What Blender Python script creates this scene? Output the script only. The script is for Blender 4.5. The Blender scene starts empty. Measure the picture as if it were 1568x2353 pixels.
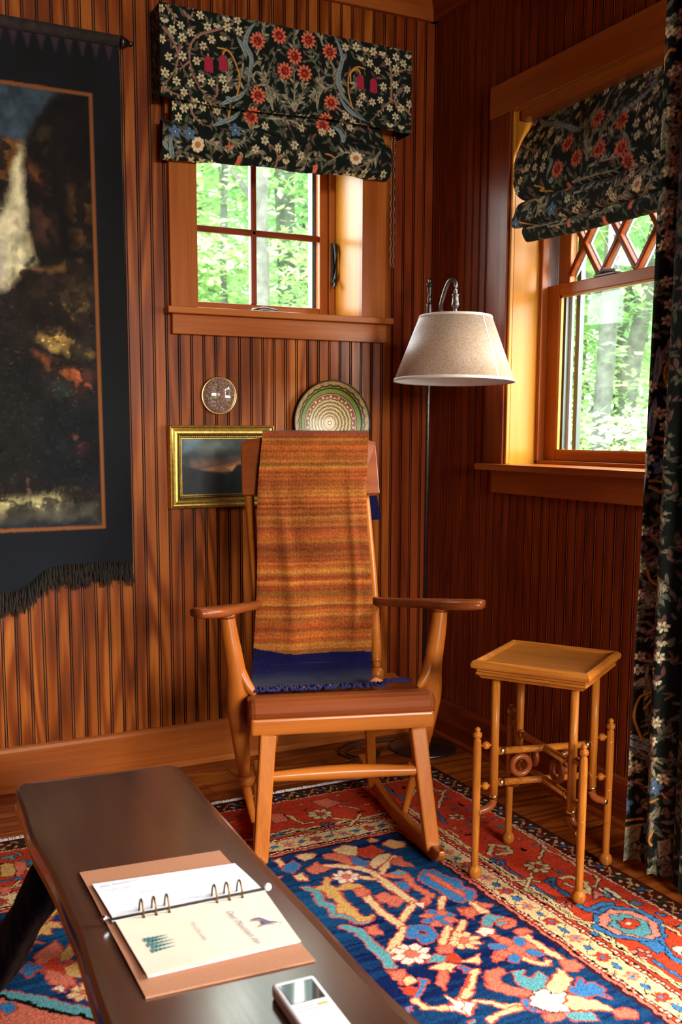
import bpy, bmesh, math, random
import numpy as np
from mathutils import Vector, Matrix
random.seed(7); NR = np.random.RandomState(11)
SC = bpy.context.scene; COL = SC.collection; D = bpy.data
PI = math.pi

# ------------------------------------------------------------------ camera
cam = D.cameras.new('camera'); camo = D.objects.new('camera', cam); COL.objects.link(camo); SC.camera = camo
FPX, CXP, CYP = 2264.8, 718.1, 1281.5
cam.sensor_fit = 'HORIZONTAL'; cam.sensor_width = 36.0; cam.lens = FPX / 1568 * 36
cam.shift_x = (784 - CXP) / 1568; cam.shift_y = (CYP - 1176.5) / 1568
cam.clip_start = 0.05; cam.clip_end = 200
yaw, pit = math.radians(26.041), math.radians(7.332)
fw = Vector((math.sin(yaw) * math.cos(pit), math.cos(yaw) * math.cos(pit), -math.sin(pit)))
rt = Vector((math.cos(yaw), -math.sin(yaw), 0)); up = rt.cross(fw)
camo.matrix_world = Matrix(((rt.x, up.x, -fw.x, 0), (rt.y, up.y, -fw.y, 0), (rt.z, up.z, -fw.z, 1.15), (0, 0, 0, 1)))
cam.dof.use_dof = True; cam.dof.focus_distance = 2.65; cam.dof.aperture_fstop = 9.5

# ------------------------------------------------------------------ world, lights, exposure
SC.view_settings.view_transform = 'Standard'; SC.view_settings.look = 'None'
SC.view_settings.gamma = 1.0; SC.view_settings.use_curve_mapping = False
SC.view_settings.exposure = 0.5
world = D.worlds.new('world'); SC.world = world; world.use_nodes = True
bg = world.node_tree.nodes['Background']; bg.inputs['Color'].default_value = (0.93, 1.0, 0.97, 1); bg.inputs['Strength'].default_value = 8.0

def area(name, loc, aim, sx, sy, power, color=(1, 1, 1)):
    l = D.lights.new(name, 'AREA'); l.shape = 'RECTANGLE'; l.size = sx; l.size_y = sy; l.energy = power; l.color = color
    o = D.objects.new(name, l); COL.objects.link(o); o.location = loc
    o.rotation_euler = (Vector(aim) - Vector(loc)).to_track_quat('-Z', 'Y').to_euler(); return o
# daylight: sky outside each window, and the two unseen windows of the room
area('daylight_right_window', (3.9, 0.1, 2.0), (1.5, 3.0, 1.15), 2.0, 2.0, 230, (1, 0.98, 0.95))
area('daylight_back_window', (0.2, 5.4, 3.0), (1.5, 3.2, 1.8), 2.0, 1.6, 60, (1, 0.98, 0.92))
area('daylight_glass_door', (3.5, 0.5, 2.9), (1.15, 1.4, 0.0), 1.8, 1.8, 60, (1, 0.98, 0.96))
area('daylight_rear_window', (1.2, -4.0, 2.3), (1.1, 2.4, 1.0), 1.8, 1.6, 400, (1, 0.98, 0.96))

# ------------------------------------------------------------------ helpers
def lin(c):
    if isinstance(c, str): c = [int(c[i:i + 2], 16) / 255 for i in (0, 2, 4)]
    return tuple((x / 12.92 if x <= 0.04045 else ((x + 0.055) / 1.055) ** 2.4) for x in c)
def link(o, parent=None):
    COL.objects.link(o)
    if parent is not None: o.parent = parent
    return o
def mesh(name, v, f, mat=None, parent=None, smooth=False, loc=None, bev=0, seg=2):
    me = D.meshes.new(name); me.from_pydata([tuple(p) for p in v], [], f); me.update()
    if mat: me.materials.append(mat)
    if smooth: me.polygons.foreach_set('use_smooth', [True] * len(me.polygons))
    o = link(D.objects.new(name, me), parent)
    if loc is not None: o.location = loc
    if bev:
        b = o.modifiers.new('bevel', 'BEVEL'); b.width = bev; b.segments = seg; b.limit_method = 'ANGLE'; b.angle_limit = math.radians(40)
    return o
def thing(name, label, cat, loc=(0, 0, 0), rz=0, group=None):
    o = link(D.objects.new(name, None)); o.location = loc; o.rotation_euler = (0, 0, rz); o.empty_display_size = 0.1
    o['label'] = label; o['category'] = cat
    if group: o['group'] = group
    return o
def tag(o, label, cat, group=None):
    o['label'] = label; o['category'] = cat
    if group: o['group'] = group
    return o
def struct(o): o['kind'] = 'structure'; return o
BF = [(0, 1, 3, 2), (4, 6, 7, 5), (0, 4, 5, 1), (2, 3, 7, 6), (0, 2, 6, 4), (1, 5, 7, 3)]
class MB:
    def __init__(s): s.v = []; s.f = []
    def add(s, v, f):
        n = len(s.v); s.v += [tuple(p) for p in v]; s.f += [tuple(i + n for i in q) for q in f]; return s
    def box(s, x0, x1, y0, y1, z0, z1):
        return s.add([(x, y, z) for x in (x0, x1) for y in (y0, y1) for z in (z0, z1)], BF)
    def bar(s, p0, p1, w, d, w2=None, d2=None, side=(1, 0, 0)):
        p0, p1 = Vector(p0), Vector(p1); t = (p1 - p0).normalized(); a = Vector(side); a = (a - t * a.dot(t)).normalized(); b = t.cross(a)
        vs = []
        for P, W, Dp in ((p0, w, d), (p1, w2 or w, d2 or d)):
            for i in (-1, 1):
                for j in (-1, 1): vs.append(P + a * i * W / 2 + b * j * Dp / 2)
        return s.add(vs, [(0, 2, 3, 1), (4, 5, 7, 6), (0, 1, 5, 4), (2, 6, 7, 3), (0, 4, 6, 2), (1, 3, 7, 5)])
    def tube(s, pts, r, n=12, cap=True, flat=1.0, flatax=(0, 0, 1)):
        v, f = tube_geo(pts, r, n, cap, flat, flatax); return s.add(v, f)
    def lathe(s, prof, n=24, loc=(0, 0, 0)):
        v, f = lathe_geo(prof, n, loc); return s.add(v, f)
    def build(s, name, mat=None, parent=None, **k): return mesh(name, s.v, s.f, mat, parent, **k)
def tube_geo(pts, r, n=12, cap=True, flat=1.0, flatax=(0, 0, 1)):
    pts = [Vector(p) for p in pts]; m = len(pts)
    if not hasattr(r, '__len__'): r = [r] * m
    closed = False; v = []; f = []; ref = Vector(flatax)
    for i, p in enumerate(pts):
        t = (pts[min(i + 1, m - 1)] - pts[max(i - 1, 0)]).normalized()
        a = ref - t * ref.dot(t)
        if a.length < 1e-3: a = Vector((1, 0, 0)) - t * t.x
        if a.length < 1e-3: a = Vector((0, 1, 0)) - t * t.y
        a.normalize(); b = t.cross(a)
        for k in range(n):
            an = 2 * PI * k / n; v.append(p + a * math.cos(an) * r[i] * flat + b * math.sin(an) * r[i])
    for i in range(m - 1):
        for k in range(n): f.append((i * n + k, i * n + (k + 1) % n, (i + 1) * n + (k + 1) % n, (i + 1) * n + k))
    if cap: f.append(tuple(range(n - 1, -1, -1))); f.append(tuple((m - 1) * n + k for k in range(n)))
    return v, f
def lathe_geo(prof, n=24, loc=(0, 0, 0), cap=True):
    v = []; f = []; m = len(prof)
    for r, z in prof:
        for k in range(n):
            a = 2 * PI * k / n; v.append((loc[0] + r * math.cos(a), loc[1] + r * math.sin(a), loc[2] + z))
    for i in range(m - 1):
        for k in range(n): f.append((i * n + k, i * n + (k + 1) % n, (i + 1) * n + (k + 1) % n, (i + 1) * n + k))
    if cap: f.append(tuple(range(n - 1, -1, -1))); f.append(tuple((m - 1) * n + k for k in range(n)))
    return v, f
def smoothpath(pts, n=6, extra=None):
    """Catmull-Rom through points (tuples of any length)"""
    P = [np.array(p, float) for p in pts]; P = [2 * P[0] - P[1]] + P + [2 * P[-1] - P[-2]]; out = []
    for i in range(1, len(P) - 2):
        for k in range(n):
            t = k / n; a, b, c, d = P[i - 1:i + 3]
            out.append(0.5 * (2 * b + (c - a) * t + (2 * a - 5 * b + 4 * c - d) * t * t + (3 * b - a - 3 * c + d) * t ** 3))
    out.append(P[-2]); return out
def tubes(pr, sub=6, **k):
    """path of (x,y,z,r) -> smooth tube geometry"""
    q = smoothpath(pr, sub); return tube_geo([p[:3] for p in q], [max(0.0005, p[3]) for p in q], **k)
def sphere(mb, c, r, n=12, m=8):
    mb.lathe([(max(1e-4, r * math.sin(PI * i / m)), -r * math.cos(PI * i / m)) for i in range(m + 1)], n, c); return mb

# ------------------------------------------------------------------ materials
class NT:
    def __init__(s, name):
        s.m = D.materials.new(name); s.m.use_nodes = True; s.t = s.m.node_tree; s.b = s.t.nodes['Principled BSDF']; s.out = s.t.nodes['Material Output']
    def n(s, typ, ins=None, **at):
        nd = s.t.nodes.new('ShaderNode' + typ)
        for k, v in at.items(): setattr(nd, k, v)
        for k, v in (ins or {}).items():
            if hasattr(v, 'is_output') or isinstance(v, bpy.types.NodeSocket): s.t.links.new(v, nd.inputs[k])
            else: nd.inputs[k].default_value = v
        return nd
    def l(s, a, b): s.t.links.new(a, b)
    def math(s, op, a, b=0.0, c=0.0):
        nd = s.t.nodes.new('ShaderNodeMath'); nd.operation = op
        for i, v in enumerate((a, b, c)):
            if isinstance(v, bpy.types.NodeSocket): s.l(v, nd.inputs[i])
            else: nd.inputs[i].default_value = v
        return nd.outputs[0]
    def ramp(s, fac, stops):
        nd = s.t.nodes.new('ShaderNodeValToRGB'); s.l(fac, nd.inputs[0]); e = nd.color_ramp.elements
        while len(e) < len(stops): e.new(0.5)
        for i, (p, c) in enumerate(stops): e[i].position = p; e[i].color = (*c[:3], 1)
        return nd.outputs[0]
    def mix(s, fac, a, b, mode='MIX'):
        nd = s.t.nodes.new('ShaderNodeMix'); nd.data_type = 'RGBA'; nd.blend_type = mode
        for i, v in ((0, fac), (6, a), (7, b)):
            if isinstance(v, bpy.types.NodeSocket): s.l(v, nd.inputs[i])
            else: nd.inputs[i].default_value = v if i == 0 else (*v[:3], 1)
        return nd.outputs[2]
    def bump(s, h, strength=0.3, dist=0.002):
        nd = s.n('Bump', {'Strength': strength, 'Distance': dist, 'Height': h}); s.l(nd.outputs[0], s.b.inputs['Normal'])
    def set(s, **k):
        for a, v in k.items():
            key = {'rough': 'Roughness', 'metal': 'Metallic', 'coat': 'Coat Weight', 'coatr': 'Coat Roughness', 'spec': 'Specular IOR Level', 'color': 'Base Color', 'sheen': 'Sheen Weight', 'trans': 'Transmission Weight', 'emit': 'Emission Strength'}[a]
            if isinstance(v, bpy.types.NodeSocket): s.l(v, s.b.inputs[key])
            else: s.b.inputs[key].default_value = (*v[:3], 1) if key == 'Base Color' else v
def wood(name, dark, mid, light, axis='Z', rough=0.36, lines=9.0, wide=7.0, fine=0.35, coat=0.03, vary=0.5, contrast=1.0, bump=0.15, spec=0.16):
    t = NT(name); tc = t.n('TexCoord'); oi = t.n('ObjectInfo')
    off = t.n('CombineXYZ', {0: t.math('MULTIPLY', oi.outputs['Random'], 31.0), 1: t.math('MULTIPLY', oi.outputs['Random'], 17.0), 2: t.math('MULTIPLY', oi.outputs['Random'], 53.0)})
    v = t.n('VectorMath', {0: tc.outputs['Object'], 1: off.outputs[0]}, operation='ADD').outputs[0]
    i = 'XYZ'.index(axis)
    s1 = [wide] * 3; s1[i] = wide * 0.09
    s2 = [160.0] * 3; s2[i] = 5.0
    s3 = [30.0] * 3; s3[i] = 1.4
    a = t.n('TexNoise', {'Vector': t.n('Mapping', {'Vector': v, 'Scale': s1}).outputs[0], 'Scale': 1.0, 'Detail': 1.5, 'Roughness': 0.45}).outputs[0]
    ln = t.math('ADD', t.math('MULTIPLY', t.math('SINE', t.math('MULTIPLY', a, lines * 6.283)), 0.5), 0.5)
    ln = t.math('POWER', ln, 1.6)
    b = t.n('TexNoise', {'Vector': t.n('Mapping', {'Vector': v, 'Scale': s2}).outputs[0], 'Scale': 1.0, 'Detail': 3.0, 'Roughness': 0.6}).outputs[0]
    c = t.n('TexNoise', {'Vector': t.n('Mapping', {'Vector': v, 'Scale': s3}).outputs[0], 'Scale': 1.0, 'Detail': 2.0}).outputs[0]
    fac = t.math('ADD', t.math('MULTIPLY', ln, 0.26 * contrast), t.math('MULTIPLY', b, fine))
    fac = t.math('ADD', fac, t.math('MULTIPLY', c, 0.38))
    fac = t.math('ADD', fac, t.math('MULTIPLY', t.math('SUBTRACT', oi.outputs['Random'], 0.5), 0.22 * vary))
    col = t.ramp(fac, [(0.20, light), (0.46, mid), (0.86, dark)])
    t.set(color=col, rough=rough, coat=coat, coatr=0.2, spec=spec)
    r = t.math('ADD', t.math('MULTIPLY', b, 0.14), rough - 0.07); t.set(rough=r)
    t.bump(fac, bump, 0.0008); return t.m
def plain(name, c, rough=0.5, metal=0.0, var=0.1, scale=60.0, coat=0.0, bump=0.0, spec=0.5):
    t = NT(name); c = lin(c) if isinstance(c, str) else c; tc = t.n('TexCoord')
    nz = t.n('TexNoise', {'Vector': tc.outputs['Object'], 'Scale': scale, 'Detail': 4.0}).outputs[0]
    t.set(color=t.ramp(nz, [(0.3, tuple(x * (1 - var) for x in c)), (0.7, tuple(min(1, x * (1 + var)) for x in c))]), rough=rough, metal=metal, coat=coat, spec=spec)
    if bump: t.bump(nz, bump, 0.001)
    return t.m
def vcol(name, rough=0.9, noise=0.15, nscale=400.0, bump=0.4, sheen=0.0, spec=0.08, coat=0.0, bdist=0.0015):
    t = NT(name); at = t.n('Attribute', attribute_name='Col'); tc = t.n('TexCoord')
    nz = t.n('TexNoise', {'Vector': tc.outputs['Object'], 'Scale': nscale, 'Detail': 3.0}).outputs[0]
    f = t.math('ADD', t.math('MULTIPLY', nz, noise * 2), 1 - noise)
    cc = t.n('CombineXYZ', {0: f, 1: f, 2: f}).outputs[0]
    t.set(color=t.mix(1.0, at.outputs['Color'], cc, 'MULTIPLY'), rough=rough, sheen=sheen, spec=spec, coat=coat)
    if bump: t.bump(nz, bump, bdist)
    return t.m
W = {}
pine = ((0.045, 0.006, 0.001), (0.26, 0.052, 0.006), (0.50, 0.138, 0.018))
for ax in 'XYZ':
    W['board' + ax] = wood('pine_board_' + ax.lower(), *pine, axis=ax, rough=0.33, lines=8, wide=9, vary=0.9)
    W['trim' + ax] = wood('pine_trim_' + ax.lower(), (0.15, 0.024, 0.004), (0.36, 0.085, 0.012), (0.50, 0.15, 0.026), axis=ax, rough=0.3, lines=4, wide=3, contrast=0.5, vary=0.3)
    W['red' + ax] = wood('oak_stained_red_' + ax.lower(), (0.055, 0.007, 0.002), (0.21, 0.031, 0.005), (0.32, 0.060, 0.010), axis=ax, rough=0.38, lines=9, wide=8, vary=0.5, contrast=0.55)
    W['honey' + ax] = wood('pine_honey_' + ax.lower(), (0.36, 0.105, 0.008), (0.52, 0.185, 0.015), (0.62, 0.26, 0.028), axis=ax, rough=0.3, lines=3, wide=3, contrast=0.6, vary=0.1)
    W['chair' + ax] = wood('chair_maple_' + ax.lower(), (0.17, 0.032, 0.004), (0.41, 0.102, 0.011), (0.55, 0.165, 0.020), axis=ax, rough=0.3, lines=3, wide=4, contrast=0.35, vary=0.15, coat=0.12, spec=.2)
    W['chairdark' + ax] = wood('chair_maple_dark_' + ax.lower(), (0.07, 0.012, 0.003), (0.21, 0.042, 0.008), (0.32, 0.075, 0.014), axis=ax, rough=0.3, lines=3, wide=4, contrast=0.35, vary=0.1, coat=0.12, spec=.28)
    W['oak' + ax] = wood('table_oak_' + ax.lower(), (0.21, 0.050, 0.006), (0.46, 0.142, 0.016), (0.64, 0.24, 0.036), axis=ax, rough=0.33, lines=12, wide=20, fine=0.6, contrast=0.5, vary=0.1)
    W['slab' + ax] = wood('bench_slab_' + ax.lower(), (0.012, 0.005, 0.004), (0.034, 0.014, 0.011), (0.085, 0.030, 0.015), axis=ax, rough=0.2, lines=4, wide=4, contrast=0.4, vary=0.0, coat=1.0, spec=1.0, fine=0.12, bump=0.0)
M = {
 'brass': plain('brass', (0.75, 0.5, 0.18), 0.28, 1.0, 0.15),
 'bronze': plain('dark_bronze', (0.10, 0.075, 0.07), 0.35, 0.9, 0.2),
 'pewter': plain('pewter', (0.17, 0.14, 0.135), 0.4, 0.9, 0.15),
 'black': plain('black_metal', (0.012, 0.011, 0.011), 0.35, 0.0, 0.2),
 'chrome': plain('chrome', (0.8, 0.8, 0.82), 0.15, 1.0, 0.05),
 'white': plain('white_plastic', (0.86, 0.83, 0.83), 0.3, 0, 0.03),
 'track': plain('vinyl_track', (0.42, 0.36, 0.37), 0.4, 0, 0.08),
 'dgreen': plain('dark_green_frame', (0.02, 0.05, 0.045), 0.4, 0, 0.1),
 'paper': plain('white_paper', (0.84, 0.85, 0.9), 0.8, 0, 0.02),
 'cream': plain('cream_card', (0.84, 0.72, 0.55), 0.75, 0, 0.03, 25),
 'leather': plain('tan_leather', (0.46, 0.20, 0.105), 0.6, 0, 0.12, 500, bump=0.2),
 'ink': plain('grey_ink', (0.30, 0.28, 0.32), 0.8),
 'inkteal': plain('teal_ink', (0.06, 0.22, 0.22), 0.8),
 'inkpurple': plain('violet_ink', (0.16, 0.11, 0.22), 0.8),
 'orange': plain('orange_sticker', (0.85, 0.42, 0.06), 0.5),
 'lcd': plain('screen_glass', (0.02, 0.03, 0.035), 0.06, 0, 0.02, coat=1.0),
 'fringe': plain('cotton_fringe', (0.85, 0.80, 0.76), 0.95, 0, 0.2, 300),
 'dfringe': plain('dark_fringe', (0.020, 0.013, 0.008), 0.95, 0, 0.4, 200),
 'navyw': plain('navy_wool', (0.012, 0.010, 0.085), 0.95, 0, 0.4, 700, bump=0.6),
 'coral': plain('coral_wool', (0.62, 0.19, 0.09), 0.95, 0, 0.3, 500, bump=0.5),
 'cord': plain('black_cord', (0.01, 0.008, 0.008), 0.5),
 'chain': plain('bead_chain', (0.75, 0.58, 0.46), 0.4, 0.1),
 'gold': plain('gilt', (0.58, 0.36, 0.075), 0.3, 0.85, 0.25, 90),
 'golddark': plain('gilt_dark', (0.05, 0.035, 0.012), 0.5, 0.3, 0.3, 300),
 'ringm': plain('dark_brass', (0.20, 0.11, 0.035), 0.3, 0.9, 0.2),
 'stainred': plain('red_stain', (0.09, 0.014, 0.003), 0.5, 0, 0.2),
 'stain': plain('dark_stain', (0.035, 0.005, 0.001), 0.5, 0, 0.2),
 'bark': plain('tree_bark', (0.13, 0.135, 0.125), 0.9, 0, 0.35, 14, bump=0.8),
 'barkpale': plain('pale_bark', (0.15, 0.145, 0.135), 0.9, 0, 0.3, 14, bump=0.8),
 'ground': plain('forest_floor', (0.16, 0.22, 0.06), 0.95, 0, 0.5, 2.0),
}
def glass(name, tint=(0.97, 1, 0.99)):
    t = NT(name); tr = t.n('BsdfTransparent', {'Color': (*tint, 1)}); gl = t.n('BsdfGlossy', {'Roughness': 0.02}); lw = t.n('LayerWeight', {'Blend': 0.5})
    fr = t.math('ADD', t.math('MULTIPLY', t.math('POWER', lw.outputs['Facing'], 5.0), 0.6), 0.03)
    mx = t.n('MixShader', {0: fr, 1: tr.outputs[0], 2: gl.outputs[0]}); t.l(mx.outputs[0], t.out.inputs['Surface']); return t.m
M['glass'] = glass('window_glass')
def leafmat(name, c):
    t = NT(name); oi = t.n('TexCoord'); nz = t.n('TexNoise', {'Vector': oi.outputs['Object'], 'Scale': 2.5, 'Detail': 3.0}).outputs[0]
    col = t.ramp(nz, [(0.3, tuple(x * 0.45 for x in c)), (0.7, c)])
    df = t.n('BsdfDiffuse', {'Color': col}); tl = t.n('BsdfTranslucent', {'Color': col}); mx = t.n('MixShader', {0: 0.5, 1: df.outputs[0], 2: tl.outputs[0]})
    t.l(mx.outputs[0], t.out.inputs['Surface']); return t.m
M['leaf'] = leafmat('maple_leaf', (0.74, 0.95, 0.52)); M['leafd'] = leafmat('maple_leaf_deep', (0.55, 0.82, 0.46))

# ------------------------------------------------------------------ painter: draws flat colour patterns into vertex colours of woven cloth
class Cv:
    def __init__(s, U, V, bg, aa=0.0015):
        s.U = np.asarray(U, float); s.V = np.asarray(V, float); s.C = np.zeros((len(U), len(V), 3)); s.C[:] = bg; s.aa = aa
    def win(s, x0, x1, y0, y1, pad):
        i0, i1 = np.searchsorted(s.U, [x0 - pad, x1 + pad]); j0, j1 = np.searchsorted(s.V, [y0 - pad, y1 + pad])
        if i1 <= i0 or j1 <= j0: return None
        return slice(i0, i1), slice(j0, j1), s.U[i0:i1, None], s.V[None, j0:j1]
    def put(s, w, sd, c, aa=None):
        a = np.clip(0.5 - sd / (aa or s.aa), 0, 1)[..., None]; s.C[w[0], w[1]] = s.C[w[0], w[1]] * (1 - a) + np.array(c) * a
    def poly(s, P, c, oc=None, ow=0.0, blur=None, rnd=0.0):
        P = np.array(P, float); w = s.win(P[:, 0].min(), P[:, 0].max(), P[:, 1].min(), P[:, 1].max(), ow + (blur or s.aa) + rnd)
        if w is None: return
        X, Y = w[2], w[3]; d = np.full(np.broadcast(X, Y).shape, 1e9); sg = np.ones_like(d)
        for k in range(len(P)):
            a, b = P[k], P[k - 1]; e = b - a; wx, wy = X - a[0], Y - a[1]; q = max(e @ e, 1e-12)
            t = np.clip((wx * e[0] + wy * e[1]) / q, 0, 1); d = np.minimum(d, (wx - e[0] * t) ** 2 + (wy - e[1] * t) ** 2)
            c1 = (Y >= a[1]) & np.ones_like(d, bool); c2 = (Y < b[1]) & np.ones_like(d, bool); c3 = e[0] * wy > e[1] * wx
            sg = np.where((c1 & c2 & c3) | (~c1 & ~c2 & ~c3), -sg, sg)
        sd = sg * np.sqrt(d) - rnd
        if oc is not None: s.put(w, sd - ow, oc, blur)
        s.put(w, sd, c, blur)
    def stroke(s, P, wd, c, oc=None, ow=0.0, taper=0, blur=None):
        P = np.array(P, float); m = len(P); wd = np.asarray(wd if hasattr(wd, '__len__') else [wd] * m, float)
        if taper: tt = np.linspace(0, 1, m); wd = wd * np.clip(np.sin(PI * (0.08 + 0.92 * tt)) if taper == 2 else (1.15 - tt), 0.1, 1)
        w = s.win(P[:, 0].min(), P[:, 0].max(), P[:, 1].min(), P[:, 1].max(), wd.max() / 2 + ow + (blur or s.aa))
        if w is None: return
        X, Y = w[2], w[3]; sd = np.full(np.broadcast(X, Y).shape, 1e9)
        for k in range(m - 1):
            a, b = P[k], P[k + 1]; e = b - a; q = max(e @ e, 1e-12); wx, wy = X - a[0], Y - a[1]; t = np.clip((wx * e[0] + wy * e[1]) / q, 0, 1)
            sd = np.minimum(sd, np.hypot(wx - e[0] * t, wy - e[1] * t) - (wd[k] * (1 - t) + wd[k + 1] * t) / 2)
        if oc is not None: s.put(w, sd - ow, oc, blur)
        s.put(w, sd, c, blur)
    def ell(s, x, y, a, b, rot, c, oc=None, ow=0.0):
        R = max(a, b); w = s.win(x - R, x + R, y - R, y + R, ow + s.aa)
        if w is None: return
        X, Y = w[2] - x, w[3] - y; cr, sr = math.cos(rot), math.sin(rot); p = (X * cr + Y * sr) / a; q = (-X * sr + Y * cr) / b
        k = np.hypot(p, q); sd = (k - 1) * min(a, b)
        if oc is not None: s.put(w, sd - ow, oc)
        s.put(w, sd, c)
def fbm(n, m, cell, oct=4, seed=1):
    rs = np.random.RandomState(seed); out = np.zeros((n, m)); amp = 1; tot = 0
    for o in range(oct):
        a = max(2, int(n / cell) + 2); b = max(2, int(m / cell) + 2); g = rs.rand(a, b)
        x = np.linspace(0, a - 1.001, n); y = np.linspace(0, b - 1.001, m); xi = x.astype(int); yi = y.astype(int); fx = (x - xi); fy = (y - yi)
        fx = fx * fx * (3 - 2 * fx); fy = fy * fy * (3 - 2 * fy)
        g00 = g[np.ix_(xi, yi)]; g10 = g[np.ix_(xi + 1, yi)]; g01 = g[np.ix_(xi, yi + 1)]; g11 = g[np.ix_(xi + 1, yi + 1)]
        out += amp * ((g00 * (1 - fx)[:, None] + g10 * fx[:, None]) * (1 - fy) + (g01 * (1 - fx)[:, None] + g11 * fx[:, None]) * fy); tot += amp; amp *= 0.5; cell = max(1.5, cell / 2)
    return out / tot
def cgrid(name, P, C, mat, parent=None, smooth=True, flip=False):
    n, m = P.shape[:2]; me = D.meshes.new(name); me.vertices.add(n * m); me.vertices.foreach_set('co', P.reshape(-1).astype(np.float32))
    i, j = np.meshgrid(np.arange(n - 1), np.arange(m - 1), indexing='ij'); a = (i * m + j).ravel()
    q = np.stack([a, a + m, a + m + 1, a + 1], 1) if not flip else np.stack([a, a + 1, a + m + 1, a + m], 1)
    nf = len(q); me.loops.add(nf * 4); me.loops.foreach_set('vertex_index', q.ravel().astype(np.int32)); me.polygons.add(nf)
    me.polygons.foreach_set('loop_start', np.arange(0, nf * 4, 4, dtype=np.int32)); me.update(calc_edges=True)
    if smooth: me.polygons.foreach_set('use_smooth', np.ones(nf, bool))
    at = me.color_attributes.new('Col', 'FLOAT_COLOR', 'POINT'); cc = np.ones((n * m, 4), np.float32); cc[:, :3] = np.clip(C.reshape(-1, 3), 0, 1); at.data.foreach_set('color', cc.ravel())
    me.materials.append(mat); return link(D.objects.new(name, me), parent)
def pts_of(f): return [tuple(int(v) / 1000 for v in q.split(',')) for q in f]
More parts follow.
